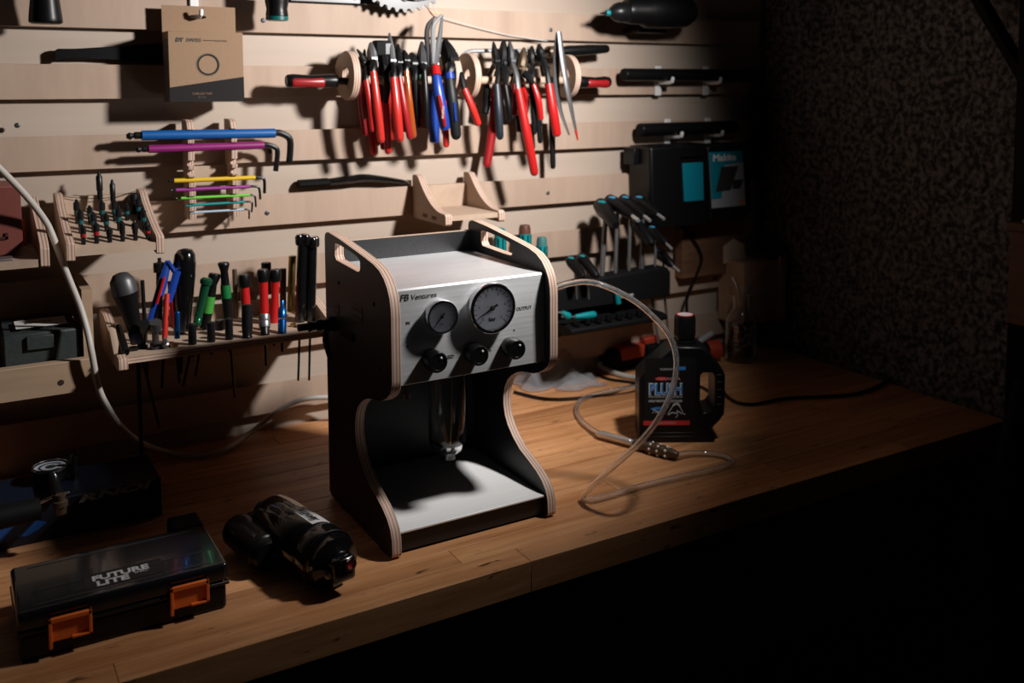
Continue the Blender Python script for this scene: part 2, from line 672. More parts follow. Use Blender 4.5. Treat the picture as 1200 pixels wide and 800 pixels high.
wr = MB()
ny, nz = 60, 60
vs, fs = [], []
for i in range(ny + 1):
    for j in range(nz + 1):
        yy = 0.03 - 3.4 * i / ny
        zz = -0.85 + 2.35 * j / nz
        edge = 0 if i == 0 else 1
        vs.append((1.062 + edge * random.uniform(-0.006, 0.012), yy, zz))
for i in range(ny):
    for j in range(nz):
        a = i * (nz + 1) + j
        fs.append((a, a + nz + 1, a + nz + 2, a + 1))
wr.add(vs, fs)
wr.add([(1.2, 0.03, -0.85), (1.2, -3.37, -0.85), (1.2, -3.37, 1.5), (1.2, 0.03, 1.5)], [(0, 1, 2, 3)])
struct(wr.build('wall_right', STONE, angle=180))
struct(MB().box((-1.6, -3.4, -0.9), (1.2, 0.03, -0.85)).build('floor', CONCRETE))

# ================================================================== workbench
bench = thing('workbench', (0, -0.34, -0.85), 'long oiled butcher block workbench standing under the tool wall', 'workbench')
YF, YB, BT = -0.678, -0.001, 0.042
NL = 16
lw = (YB - YF) / NL
for r in range(NL):
    x = -1.6 + random.uniform(-0.25, 0)
    while x < 1.045:
        L = random.uniform(0.42, 0.75)
        a, b = max(x, -1.6), min(x + L, 1.045)
        if 1.045 - b < 0.12:
            b = 1.045
        if b - a > 0.02:
            dz = random.uniform(-0.0003, 0)
            MB().box((a + 0.0002, YF + r * lw + 0.00015, -BT), (b - 0.0002, YF + (r + 1) * lw - 0.00015, dz)).build('plank', OAK, bench, bevel=0.0007, seg=2)
        x = b if b < 1.045 else 9
MB().box((-1.6, YF + 0.10, -0.11), (1.04, YF + 0.12, -BT)).build('apron', DARKWOOD, bench)
MB().box((-1.6, -0.03, -0.11), (1.04, -0.01, -BT)).build('apron', DARKWOOD, bench)
for x in (-1.5, -0.50, 0.24, 0.98):
    for y in (YF + 0.14, -0.06):
        MB().box((x - 0.035, y - 0.03, -0.85), (x + 0.035, y + 0.03, -BT)).build('leg', DARKWOOD, bench, bevel=0.002)
for x in (-0.87, -0.13, 0.61):
    d = MB().box((x - 0.365, YF + 0.09, -0.33), (x + 0.365, YF + 0.10, -0.06)).build('drawer_front', DARKWOOD, bench, bevel=0.002)
    MB().tube([(x - 0.25, YF + 0.09, -0.10), (x - 0.25, YF + 0.06, -0.10), (x - 0.17, YF + 0.06, -0.10), (x - 0.17, YF + 0.09, -0.10)], 0.006, 8).build('handle', BLACK, d)

# ================================================================== the bleeding machine
T = 0.0134
mc = thing('pressure_machine', (0, -0.46, 0), 'black plywood bench machine with brushed steel front, two gauges and three knobs', 'machine')
SIDE = [(-0.3366, 0.006), (-0.3366, 0.392), (-0.3385, 0.398), (-0.345, 0.4015), (-0.354, 0.4025), (-0.40, 0.399), (-0.435, 0.395), (-0.47, 0.391), (-0.50, 0.3872), (-0.53, 0.3830), (-0.55, 0.3780), (-0.566, 0.3695), (-0.577, 0.3590), (-0.584, 0.3475), (-0.5875, 0.335), (-0.5885, 0.322), (-0.5885, 0.24), (-0.5865, 0.230), (-0.581, 0.2215), (-0.570, 0.2135), (-0.556, 0.2065), (-0.541, 0.2015), (-0.525, 0.1990), (-0.508, 0.1960), (-0.493, 0.1910), (-0.478, 0.1830), (-0.465, 0.1730), (-0.456, 0.1600), (-0.4515, 0.1450), (-0.4515, 0.1300), (-0.456, 0.1150), (-0.465, 0.1020), (-0.480, 0.0890), (-0.500, 0.0765), (-0.528, 0.0670), (-0.548, 0.0595), (-0.565, 0.0500), (-0.576, 0.0390), (-0.581, 0.0265), (-0.582, 0.0080), (-0.579, 0.0025), (-0.574, 0.0015), (-0.372, 0.0015), (-0.345, 0.0020)]
HOLE = [(-0.3805, 0.372), (-0.3805, 0.387), (-0.384, 0.3905), (-0.400, 0.3905), (-0.440, 0.3875), (-0.466, 0.3845), (-0.477, 0.3820), (-0.4815, 0.3775), (-0.4815, 0.3690), (-0.4775, 0.3645), (-0.470, 0.3635), (-0.386, 0.3665)]
for a, b in ((-0.125, -0.125 + T), (0.125 - T, 0.125)):
    s = MB().plate(SIDE, 0, a, b, [HOLE], 0, 1).build('side_panel', [BLACKPLY, EDGEX], mc, bevel=0.0006, seg=2, angle=30)
    for yy in (-0.40, -0.55):
        MB().box((a, yy - 0.014, -0.0), (b, yy + 0.014, 0.003)).build('rubber_foot', RUBBER, s)
    sx = a if a < 0 else b
    for yy, zz in ((-0.395, 0.335), (-0.53, 0.330), (-0.548, 0.246), (-0.366, 0.04), (-0.548, 0.038), (-0.366, 0.19)):
        MB().lathe([(0.0030, 0), (0.0030, 0.0008), (0.0018, 0.0012), (0.0016, 0.0004)], (sx, yy, zz), (-1 if a < 0 else 1, 0, 0), 12).build('screw_head', DARKSTEEL, s)
XL, XR = -0.125 + T, 0.125 - T
# back board with a bare top edge
MB().plate([(XL, 0.003), (XR, 0.003), (XR, 0.386), (XL, 0.386)], 1, -0.3375, -0.349, (), 0, 1).build('back_panel', [BLACKPLY, PLY], mc)
# steel hood: top and front folded from one sheet
hood = MB()
hood.plate([(-0.349, 0.3551), (-0.349, 0.3539), (-0.5690, 0.3539), (-0.5718, 0.3515), (-0.5742, 0.2284), (-0.5755, 0.2284), (-0.5730, 0.3525), (-0.5705, 0.3551)], 0, XL + 0.0004, XR - 0.0004)
hood.build('steel_hood', STEEL, mc, bevel=0.0005, seg=2, angle=60)
MB().box((XL, -0.5735, 0.2265), (XR, -0.35, 0.2300)).build('hood_floor', BLACKPLY, mc)
# drip tray and base
tray = MB().box((XL + 0.0005, -0.5745, 0.0295), (XR - 0.0005, -0.352, 0.0325)).build('drip_tray', TRAYSTEEL, mc, bevel=0.0007)
MB().box((XL, -0.569, 0.003), (XR, -0.557, 0.0290)).build('base_front', BLACKPLY, mc, bevel=0.0008)

YP = -0.5740


def gauge(cx, cz, r, depth, needle_a, ticks, lbl, big):
    g = MB().lathe([(r * 0.93, 0), (r * 0.93, depth * 0.55), (r, depth * 0.6), (r, depth * 0.92), (r * 0.975, depth), (r * 0.87, depth), (r * 0.84, depth * 0.86), (r * 0.84, depth * 0.62), (0.0001, depth * 0.62)], (cx, YP, cz), (0, -1, 0), 40, caps=False).build('pressure_gauge', CHROME, mc)
    if lbl:
        g['label'] = lbl
    fy = YP - depth * 0.64
    d = MB().lathe([(r * 0.84, 0), (r * 0.84, 0.0006), (0.0001, 0.0006)], (cx, fy, cz), (0, -1, 0), 36, caps=False).build('dial', DIALSHADED if big else DIALDEEPSHADED, g)
    tk = MB()
    for k in range(ticks):
        a = math.radians(225 - 270 * k / (ticks - 1))
        for rr, ln in ((0.76, 0.10 if k % 2 else 0.15),):
            c = Vector((cx + math.cos(a) * r * rr, fy - 0.0009, cz + math.sin(a) * r * rr))
            tk.obox(c, (r * ln, 0.0004, r * 0.028), Matrix.Rotation(-a, 4, 'Y'))
    tk.build('tick_marks', INK, g)
    n = MB()
    dx, dz = math.cos(needle_a), math.sin(needle_a)
    c = Vector((cx, fy - 0.0018, cz))
    n.tube([c - Vector((dx, 0, dz)) * r * 0.25, c, c + Vector((dx, 0, dz)) * r * 0.72], [r * 0.055, r * 0.045, r * 0.015], 6)
    n.lathe([(r * 0.09, 0), (r * 0.09, 0.002), (r * 0.05, 0.003)], (cx, fy - 0.001, cz), (0, -1, 0), 14)
    n.build('needle', INK, g)
    MB().lathe([(r * 0.06, 0), (r * 0.05, 0.001)], (cx, fy - 0.004, cz), (0, -1, 0), 12).build('needle_cap', CHROME, g)
    if big:
        for k, s in enumerate(('0', '1', '2', '3', '4', '5')):
            a = math.radians(225 - 270 * k / 5)
            text(s, (cx + math.cos(a) * r * 0.58 - r * 0.05, fy - 0.001, cz + math.sin(a) * r * 0.58 - r * 0.05), (1, 0, 0), (0, 0, 1), r * 0.17, INK, g)
        text('bar', (cx, fy - 0.001, cz - r * 0.52), (1, 0, 0), (0, 0, 1), r * 0.24, INK, g, center=True, bold=0.0002)
    else:
        text('psi', (cx, fy - 0.001, cz - r * 0.5), (1, 0, 0), (0, 0, 1), r * 0.28, INK, g, center=True)
    MB().lathe([(r * 0.86, 0), (r * 0.86, 0.0012), (0.0001, 0.0012)], (cx, YP - depth * 0.90, cz), (0, -1, 0), 36, caps=True).build('glass', GLASS, g)
    return g


gauge(0.0225, 0.3170, 0.0345, 0.015, math.radians(208), 19, 'large chrome gauge', True)
gauge(-0.0520, 0.3145, 0.0225, 0.014, math.radians(228), 13, 'small chrome gauge', False)
for kx in (-0.0640, -0.0035, 0.0535):
    k = MB().lathe([(0.0128, 0), (0.0132, 0.002), (0.0138, 0.005), (0.0140, 0.022), (0.0128, 0.0245), (0.0100, 0.0245), (0.0096, 0.0238), (0.0001, 0.0238)], (kx, YP, 0.2580), (0, -1, 0), 32, caps=False).build('knob', BLACK, mc, angle=50)
    MB().lathe([(0.0017, 0), (0.0015, 0.0008), (0.0004, 0.0012)], (kx + 0.004, YP - 0.0243, 0.2640), (0, -1, 0), 12).build('pointer_dot', WHITE, k)
ty = YP - 0.0016


def paneltext(s, x, z, size, width=None, shear=0.0, m=INK, bold=0.0):
    text(s, (x, -0.5730 - (0.3525 - z) * 0.0202 - 0.0003, z), (1, 0, 0), (0, 0.0202, 1), size, m, mc, width=width, shear=shear, bold=bold)


paneltext('FB', -0.1065, 0.3395, 0.0115, 0.0125, 0.2, bold=0.0003)
paneltext('Ventures', -0.0915, 0.3395, 0.0100, 0.036, 0.2)
paneltext('OUTPUT', 0.0660, 0.3060, 0.0066, 0.0240)
paneltext('FILL', 0.0130, 0.2560, 0.0066, 0.0130)
paneltext('BLEED', -0.0460, 0.2545, 0.0066, 0.0150)
paneltext('IN', -0.0985, 0.3080, 0.0055)
for dx_, dz_ in ((0.0620, 0.2790), (0.0280, 0.2790), (-0.0970, 0.2790)):
    MB().lathe([(0.0013, 0), (0.0013, 0.0003)], (dx_, -0.5730 - (0.3525 - dz_) * 0.0202, dz_), (0, -1, 0), 10).build('position_mark', INK, mc)
# chamber under the hood
cc = (0.0130, -0.462)
ch = MB().lathe([(0.0285, 0.2265), (0.0285, 0.105), (0.0270, 0.094), (0.0215, 0.0835), (0.0125, 0.0775), (0.0112, 0.0700), (0.0095, 0.0690), (0.0095, 0.0800), (0.0190, 0.0865), (0.0245, 0.0960), (0.0258, 0.105), (0.0258, 0.2265)], (cc[0], cc[1], 0), (0, 0, 1), 40, caps=False)
ch.build('glass_chamber', GLASS, mc)
MB().lathe([(0.0320, 0.2270), (0.0320, 0.2215), (0.0300, 0.2190), (0.0286, 0.2190), (0.0286, 0.2270)], (cc[0], cc[1], 0), (0, 0, 1), 36, caps=False).build('chamber_collar', CHROME, mc)
MB().lathe([(0.0085, 0.0700), (0.0085, 0.0780), (0.0060, 0.0800), (0.0060, 0.0860), (0.0035, 0.0880)], (cc[0], cc[1], 0), (0, 0, 1), 18).build('drain_fitting', CHROME, mc)
MB().tube([(cc[0] + 0.008, cc[1], 0.227), (cc[0] + 0.006, cc[1], 0.16), (cc[0] + 0.004, cc[1], 0.088)], 0.0016, 8, smooth=4).build('dip_tube', BRASS, mc)
# little outlet beside the chamber
fx = MB()
fx.lathe([(0.005, 0.2265), (0.005, 0.221), (0.0065, 0.221), (0.0065, 0.214), (0.0035, 0.214), (0.0035, 0.206), (0.006, 0.204), (0.006, 0.196)], (-0.083, -0.535, 0), (0, 0, 1), 14)
fx.build('outlet_nozzle', TOOLSTEEL, mc)
# left side: inlet, rating stickers, plug and switch
pk = MB()
pk.box((-0.125, -0.4087, 0.2725), (-0.1290, -0.455, 0.262)).build('power_inlet', MATTEBLACK, mc, bevel=0.001)
for (c, h, w) in (((-0.1252, -0.469, 0.3056), 0.021, 0.037), ((-0.1252, -0.3854, 0.294), 0.016, 0.021)):
    st = MB().box((-0.1256, c[1] - w / 2, c[2] - h / 2), (-0.1250, c[1] + w / 2, c[2] + h / 2)).build('rating_sticker', mat('sticker_brown_grey', (0.10, 0.075, 0.065), 0.6), mc)
    bar = MB()
    for t in (-0.3, 0.25):
        bar.box((-0.1258, c[1] - w * 0.42, c[2] + h * t - h * 0.13), (-0.1256, c[1] + w * 0.42, c[2] + h * t + h * 0.13))
    bar.build('printed_lines', INK, st)
pc = Vector((-0.125, -0.3687, 0.2704))
fit = MB()
fit.lathe([(0.011, 0), (0.011, 0.008), (0.0075, 0.009), (0.0075, 0.018), (0.009, 0.018), (0.009, 0.024), (0.0065, 0.024), (0.0065, 0.034), (0.008, 0.034), (0.008, 0.037), (0.0055, 0.037), (0.0055, 0.052), (0.003, 0.053)], pc, (-1, 0, 0), 14)
fit.build('air_fitting', DARKSTEEL, mc)
lv = MB()
lv.tube([pc + Vector((-0.012, -0.004, -0.004)), pc + Vector((-0.014, -0.006, -0.022)), pc + Vector((-0.010, -0.010, -0.050))], [0.003, 0.005, 0.0025], 8, smooth=4, flat=0.4)
lv.build('valve_lever', TOOLSTEEL, mc)
# outlet port on the right
MB().lathe([(0.011, 0), (0.011, 0.006), (0.0075, 0.007), (0.0075, 0.016), (0.005, 0.017), (0.005, 0.024)], (0.125, -0.500, 0.3060), (1, 0, 0), 16).build('hose_port', CHROME, mc)
#PART2

# ================================================================== clear hose with its coupling
hose = thing('clear_hose', (0.3086, -0.5579, 0), 'clear plastic hose looping from the machine over the bench to a steel coupling', 'hose')
P = [(0.146, -0.500, 0.3060), (0.1884, -0.52, 0.3214), (0.2241, -0.54, 0.3209), (0.2691, -0.565, 0.2969), (0.2984, -0.59, 0.2656), (0.312, -0.61, 0.2355), (0.3044, -0.63, 0.2027), (0.2762, -0.65, 0.168), (0.2418, -0.655, 0.1318), (0.2154, -0.64, 0.0974), (0.1979, -0.61, 0.0621), (0.188, -0.585, 0.0338), (0.1871, -0.5591, 0.0065), (0.2022, -0.573, 0.0055), (0.2986, -0.5711, 0.0055), (0.4114, -0.5789, 0.0055), (0.4603, -0.5763, 0.0055), (0.4774, -0.5613, 0.0055), (0.4698, -0.5321, 0.0055), (0.441, -0.5118, 0.007), (0.4049, -0.5072, 0.01)]
sm = catmull(P, 7)


def hollow(pts, ro, ri, n=14):
    b = MB()
    b.tube(pts, ro, n, caps=False)
    k = len(b.v)
    b.tube(pts, ri, n, caps=False)
    m = len(pts)
    for i in range(n):
        j = (i + 1) % n
        b.f.append((i, j, k + j, k + i))
        b.m.append(0)
        e = (m - 1) * n
        b.f.append((e + i, e + j, k + e + j, k + e + i))
        b.m.append(0)
    return b


hollow(sm, 0.0045, 0.0032).build('hose_run', TUBECLEAR, hose)
P2 = [(0.3529, -0.3616, 0.01), (0.3591, -0.3201, 0.007), (0.3719, -0.2701, 0.0055), (0.3937, -0.2222, 0.0055), (0.4308, -0.1803, 0.0055), (0.4729, -0.1652, 0.006), (0.5058, -0.1799, 0.013), (0.5531, -0.1838, 0.013), (0.6139, -0.1689, 0.006)]
hollow(catmull(P2, 6), 0.0045, 0.0032).build('hose_run', TUBECLEAR, hose)
a, b = Vector((0.3529, -0.3616, 0.01)), Vector((0.4037, -0.5064, 0.01))
d = (b - a).normalized()
L = (b - a).length
MB().lathe([(0.0035, -0.008), (0.0052, 0), (0.0062, 0.002), (0.0062, L * 0.42), (0.0050, L * 0.43), (0.0050, L * 0.5)], a, d, 20).build('steel_sleeve', POLISHED, hose)
cp = MB().lathe([(0.0060, L * 0.46), (0.0090, L * 0.48), (0.0095, L * 0.60), (0.0080, L * 0.61), (0.0080, L * 0.64), (0.0098, L * 0.65), (0.0098, L * 0.85), (0.0085, L * 0.86), (0.0085, L * 0.94), (0.0065, L * 1.0), (0.0045, L * 1.03)], a, d, 20).build('coupling', BRONZE, hose)
u = d.orthogonal().normalized()
w = d.cross(u)
for ring, n in ((0.54, 6), (0.70, 7), (0.80, 7), (0.90, 6)):
    bb = MB()
    for k in range(n):
        an = 2 * PI * k / n + ring * 9
        bb.sphere(a + d * (L * ring) + (u * math.cos(an) + w * math.sin(an)) * 0.0088, 0.0026, n=5)
    bb.build('ball_ring', WHITE, cp)

# ================================================================== oil jug
ja = math.atan2(-0.0726, 0.1227)
jug = thing('oil_jug', (0.4160, -0.3830, 0), 'black plastic oil jug with see-through handle and a blue and white label', 'jug', rot=(0, 0, ja))
OUT = [(0.004, 0.000), (0.128, 0.000), (0.134, 0.004), (0.134, 0.012), (0.126, 0.020), (0.128, 0.026), (0.140, 0.038), (0.148, 0.050), (0.149, 0.066), (0.149, 0.118), (0.146, 0.126), (0.118, 0.160), (0.106, 0.168), (0.064, 0.169), (0.054, 0.164), (0.002, 0.118), (0.000, 0.112), (0.000, 0.006)]
HO = [(0.106, 0.060), (0.112, 0.052), (0.124, 0.055), (0.131, 0.064), (0.131, 0.116), (0.127, 0.123), (0.110, 0.123), (0.106, 0.118)]
MB().plate(OUT, 1, -0.033, 0.035, [HO]).build('body', JUGBLACK, jug, bevel=0.011, seg=4, local=True, angle=50)
rb = MB()
for z in (0.066, 0.079, 0.092, 0.105, 0.118):
    rb.box((0.1335, -0.0338, z), (0.1460, -0.0300, z + 0.0022))
rb.build('grip_ribs', JUGBLACK, jug, local=True, bevel=0.0005)
sh = MB()
for z in (0.017, 0.010):
    sh.box((0.012, -0.0338, z), (0.098, -0.0320, z + 0.0016))
sh.build('base_ridges', JUGBLACK, jug, local=True, bevel=0.0005)
MB().lathe([(0.0200, 0.166), (0.0200, 0.173), (0.0160, 0.174), (0.0160, 0.178)], (0.083, 0.0, 0), (0, 0, 1), 28).build('neck', JUGBLACK, jug, local=True)
cap = MB().lathe([(0.0178, 0.178), (0.0180, 0.180), (0.0180, 0.2140), (0.0168, 0.2170), (0.0150, 0.2175)], (0.083, 0.0, 0), (0, 0, 1), 36).build('cap', JUGBLACK, jug, local=True)
kn = MB()
for k in range(24):
    an = 2 * PI * k / 24
    kn.box((-0.0006, -0.0006, 0), (0.0006, 0.0006, 0.03))
    for v in kn.v[-8:]:
        v.x += 0.083 + 0.0181 * math.cos(an)
        v.y += 0.0181 * math.sin(an)
        v.z += 0.182
kn.build('cap_ribs', JUGBLACK, cap, local=True)
MB().lathe([(0.0150, 0.2174), (0.0150, 0.2179), (0.0001, 0.2179)], (0.083, 0, 0), (0, 0, 1), 32, caps=False).build('cap_rim_print', REDINK, cap, local=True)
MB().lathe([(0.0128, 0.2178), (0.0128, 0.2182), (0.0001, 0.2182)], (0.083, 0, 0), (0, 0, 1), 32, caps=False).build('cap_disc', mat('cap_pale_print', (0.42, 0.36, 0.36), 0.6), cap, local=True)
LY = -0.0334
lab = MB().box((0.010, LY, 0.030), (0.098, LY + 0.002, 0.150)).build('front_label', mat('label_black', (0.005, 0.005, 0.0055), 0.5, spec=0.3), jug, local=True)
LT = LY - 0.0003
X3, Z3 = (1, 0, 0), (0, 0, 1)
MB().box((0.008, LT, 0.0315), (0.088, LT + 0.001, 0.0395)).build('red_band', REDINK, lab, local=True)
text('100% SYNTHETIC', (0.034, LT - 0.0002, 0.0336), X3, Z3, 0.0050, GREYINK, lab, width=0.030, local=True)
MB().box((0.062, LT, 0.1285), (0.080, LT + 0.001, 0.1345)).build('blue_flag', BLUEINK, lab, local=True)
text('SUSPENSION', (0.036, LT - 0.0002, 0.1285), X3, Z3, 0.0050, GREYINK, lab, width=0.026, local=True)
ov = MB()
ov.plate([(0.0385 + 0.011 * math.cos(2 * PI * i / 20), 0.1135 + 0.0030 * math.sin(2 * PI * i / 20)) for i in range(20)], 1, LT, LT + 0.001)
ov.build('red_oval', REDINK, lab, local=True)
text('MAXIMA', (0.030, LT - 0.0003, 0.1110), X3, Z3, 0.0068, mat('pale_red_ink', (0.45, 0.22, 0.22), 0.6), lab, width=0.040, local=True, shear=0.2)
text('PLUSH', (0.0165, LT - 0.0002, 0.0860), X3, Z3, 0.0275, WHITEINK, lab, width=0.058, local=True, bold=0.0016)
text('PLUSH', (0.0175, LT - 0.0006, 0.0867), X3, Z3, 0.0260, BLUEINK, lab, width=0.0560, local=True, bold=0.0004)
text('PERFORMANCE SUSPENSION', (0.0165, LT - 0.0002, 0.0800), X3, Z3, 0.0050, GREYINK, lab, width=0.058, local=True)
text('HIGH PERFORMANCE FLUID', (0.0165, LT - 0.0002, 0.0725), X3, Z3, 0.0056, WHITEINK, lab, width=0.058, local=True, bold=0.0001)
sw = MB()
sw.plate([(0.020, 0.0610), (0.030, 0.0640), (0.042, 0.0635), (0.038, 0.0600), (0.024, 0.0575)], 1, LT, LT + 0.001)
sw.build('blue_swoosh', BLUEINK, lab, local=True)
text('7wt', (0.022, LT - 0.0002, 0.0530), X3, Z3, 0.0100, WHITEINK, lab, local=True, shear=0.3)
sk = MB()
for pts in ([(0.050, 0.050), (0.054, 0.058), (0.060, 0.066), (0.066, 0.068), (0.072, 0.062), (0.076, 0.053), (0.080, 0.050)], [(0.052, 0.050), (0.058, 0.054), (0.063, 0.052), (0.068, 0.056), (0.074, 0.051)], [(0.058, 0.066), (0.062, 0.070), (0.068, 0.070), (0.071, 0.064)], [(0.066, 0.058), (0.067, 0.050), (0.064, 0.045)]):
    sk.tube([(p[0], LT, p[1]) for p in pts], 0.0007, 5, smooth=3)
sk.build('rider_drawing', GREYINK, lab, local=True)

# ================================================================== things on the bench to the right and behind the machine
bag = thing('plastic_bag', (0.4664, -0.0247, 0), 'crumpled clear plastic bag lying on the bench behind the machine', 'bag')


def crumple(name, x0, x1, y0, y1, h, parent, m, seed, nx=22, nyy=14, base=0.002):
    r = random.Random(seed)
    ph = [(r.uniform(8, 40), r.uniform(8, 40), r.uniform(0, 6.28), r.uniform(0.3, 1)) for _ in range(9)]
    top, bot, fs = [], [], []
    for i in range(nx + 1):
        for j in range(nyy + 1):
            s, t = i / nx, j / nyy
            x, y = x0 + (x1 - x0) * s, y0 + (y1 - y0) * t
            e = (math.sin(PI * s) ** 0.6) * (math.sin(PI * t) ** 0.6)
            q = sum(w * abs(math.sin(a * s + b * t + c)) for a, b, c, w in ph) / sum(p[3] for p in ph)
            x += 0.006 * math.sin(13 * t + seed) * (1 - e)
            y += 0.006 * math.sin(11 * s + seed) * (1 - e)
            jx, jy, jz = r.uniform(-1, 1), r.uniform(-1, 1), r.uniform(-1, 1)
            top.append((x + jx * 0.007 * e, y + jy * 0.006 * e, base + 0.001 + h * e * (0.25 + q * 0.9) + (0.0090 * jz * e if e > 0.2 else 0)))
            bot.append((x, y, base))
    k = nyy + 1
    for i in range(nx):
        for j in range(nyy):
            a = i * k + j
            fs.append((a, a + k, a + k + 1, a + 1))
    n = len(top)
    b = MB()
    b.add(top + bot, fs + [tuple(q + n for q in f[::-1]) for f in fs])
    rim = [i * k for i in range(nx + 1)] + [nx * k + j for j in range(1, k)] + [i * k + nyy for i in range(nx - 1, -1, -1)] + [j for j in range(nyy - 1, 0, -1)]
    for i in range(len(rim)):
        p, q = rim[i], rim[(i + 1) % len(rim)]
        b.f.append((p, q, q + n, p + n))
        b.m.append(0)
    return b.build(name, m, parent, angle=1)


crumple('bag_body', 0.3773, 0.5436, -0.0743, 0.0657, 0.085, bag, BAGFILM, 3, 9, 6)
crumple('bag_flap', 0.4374, 0.5386, -0.1114, -0.0214, 0.030, bag, BAGFILM, 8, 7, 5)

# tool case with orange lid behind the jug, its white lead and the second orange end
oc = thing('orange_tool', (0.669, -0.0035, 0), 'black power tool with an orange housing lying behind the oil jug', 'power tool')
c0 = Vector((0.642, -0.0408, 0))
MB().box((c0.x - 0.045, c0.y, 0.0), (c0.x + 0.14, c0.y + 0.07, 0.045)).build('body', MATTEBLACK, oc, bevel=0.012, seg=3)
MB().plate([(c0.x - 0.015, 0.020), (c0.x + 0.045, 0.022), (c0.x + 0.048, 0.048), (c0.x - 0.005, 0.052), (c0.x - 0.018, 0.046)], 1, c0.y - 0.004, c0.y + 0.06).build('orange_housing', REDORANGE, oc, bevel=0.003)
MB().box((c0.x + 0.05, c0.y + 0.01, 0.040), (c0.x + 0.10, c0.y + 0.05, 0.058)).build('orange_switch', REDORANGE, oc, bevel=0.004)
oh = thing('hot_air_gun', (0.8676, -0.0892, 0), 'orange and grey tool end lying between the oil jug and glass jar', 'power tool')
c1 = Vector((0.8449, -0.115, 0))
MB().tube([(c1.x - 0.03, c1.y + 0.03, 0.028), (c1.x + 0.012, c1.y + 0.02, 0.024)], [0.020, 0.022], 14).build('housing', REDORANGE, oh, bevel=0.003)
MB().tube([(c1.x - 0.075, c1.y + 0.02, 0.026), (c1.x - 0.028, c1.y + 0.03, 0.028)], [0.018, 0.024], 14).build('body', MATTEBLACK, oh)
MB().tube([(c1.x - 0.05, c1.y + 0.025, 0.045), (c1.x - 0.005, c1.y + 0.02, 0.066)], 0.007, 10, round_end=True).build('grey_switch', LABELGREY, oh)
ww = MB().tube([(0.5867, -0.0165, 0.014), (0.5879, -0.031, 0.008), (0.5927, -0.078, 0.006), (0.6088, -0.117, 0.006), (0.6237, -0.1646, 0.014), (0.6834, -0.1571, 0.006)], [0.008, 0.006, 0.0055, 0.0055, 0.0055, 0.005], 10, smooth=6, round_end=True)
tag(ww.build('white_cable', CABLEWHITE), 'thick white cable curving on the bench in front of the orange tool', 'cable')
bc = MB().tube([(0.3499, -0.0607, 0.004), (0.3811, -0.1311, 0.004), (0.4404, -0.1625, 0.004), (0.5083, -0.1675, 0.004), (0.5847, -0.1496, 0.004), (0.7116, -0.116, 0.004), (0.7766, -0.1572, 0.004), (0.6921, -0.3093, 0.004), (0.6981, -0.3684, 0.004), (0.7796, -0.3772, 0.004), (0.844, -0.4055, 0.004), (0.9133, -0.4303, 0.004), (1.001, -0.4199, 0.004), (1.153, -0.3655, 0.004), (1.215, -0.3674, 0.01)], 0.0032, 8, smooth=8)
tag(bc.build('power_cable', BLACK), 'thin black cable running across the bench behind the jug to the stone wall', 'cable')
bc = MB().tube([(0.5618, -0.0432, 0.004), (0.5594, -0.085, 0.004), (0.5846, -0.129, 0.004), (0.622, -0.1868, 0.004), (0.648, -0.2233, 0.004), (0.6881, -0.2287, 0.004), (0.6779, -0.2876, 0.004)], 0.0026, 8, smooth=8)
tag(bc.build('thin_cable', BLACK), 'short black cable lying under the white cable beside the jug handle', 'cable')

# glass jar of odds and ends in the corner
jc = Vector((0.9018, -0.119, 0))
jar = thing('glass_jar', (jc.x, jc.y, 0), 'tall clear glass jar full of dark wrappings in the bench corner', 'jar')
R0 = 0.036
pr = [(R0 * 0.95, 0.0), (R0, 0.004), (R0, 0.085), (R0 * 0.95, 0.098), (R0 * 0.62, 0.112), (R0 * 0.55, 0.120), (R0 * 0.58, 0.142), (R0 * 0.64, 0.148)]
inn = [(max(r - 0.0025, 0.001), max(h, 0.004)) for r, h in pr[::-1]]
MB().lathe(pr + inn + [(0.0005, 0.0045)], jc, (0, 0, 1), 30, caps=False).build('glass', GLASS, jar)
for k in range(24):
    an = k * 2.4
    h = 0.014 + 0.074 * k / 24
    rr = 0.018
    c = jc + Vector((math.cos(an) * rr, math.sin(an) * rr, h))
    q = [c + Vector((random.uniform(-1, 1), random.uniform(-1, 1), random.uniform(-0.5, 0.5))) * 0.009 for _ in range(4)]
    MB().tube(q, [0.004, 0.0065, 0.006, 0.004], 6, smooth=3, flat=0.4).build('wrapping', [mat('wrap_grey', (0.07, 0.07, 0.085), 0.35), mat('wrap_pale', (0.20, 0.19, 0.19), 0.5), MATTEBLACK][k % 3], jar)
for k in range(4):
    an = k * 1.7
    MB().tube([jc + Vector((0.006 * math.cos(an), 0.006 * math.sin(an), 0.09)), jc + Vector((0.010 * math.cos(an), 0.010 * math.sin(an), 0.15)), jc + Vector((0.03 * math.cos(an), 0.03 * math.sin(an), 0.175 + 0.008 * k))], 0.0012, 6, smooth=4).build('wire_end', TOOLSTEEL, jar)

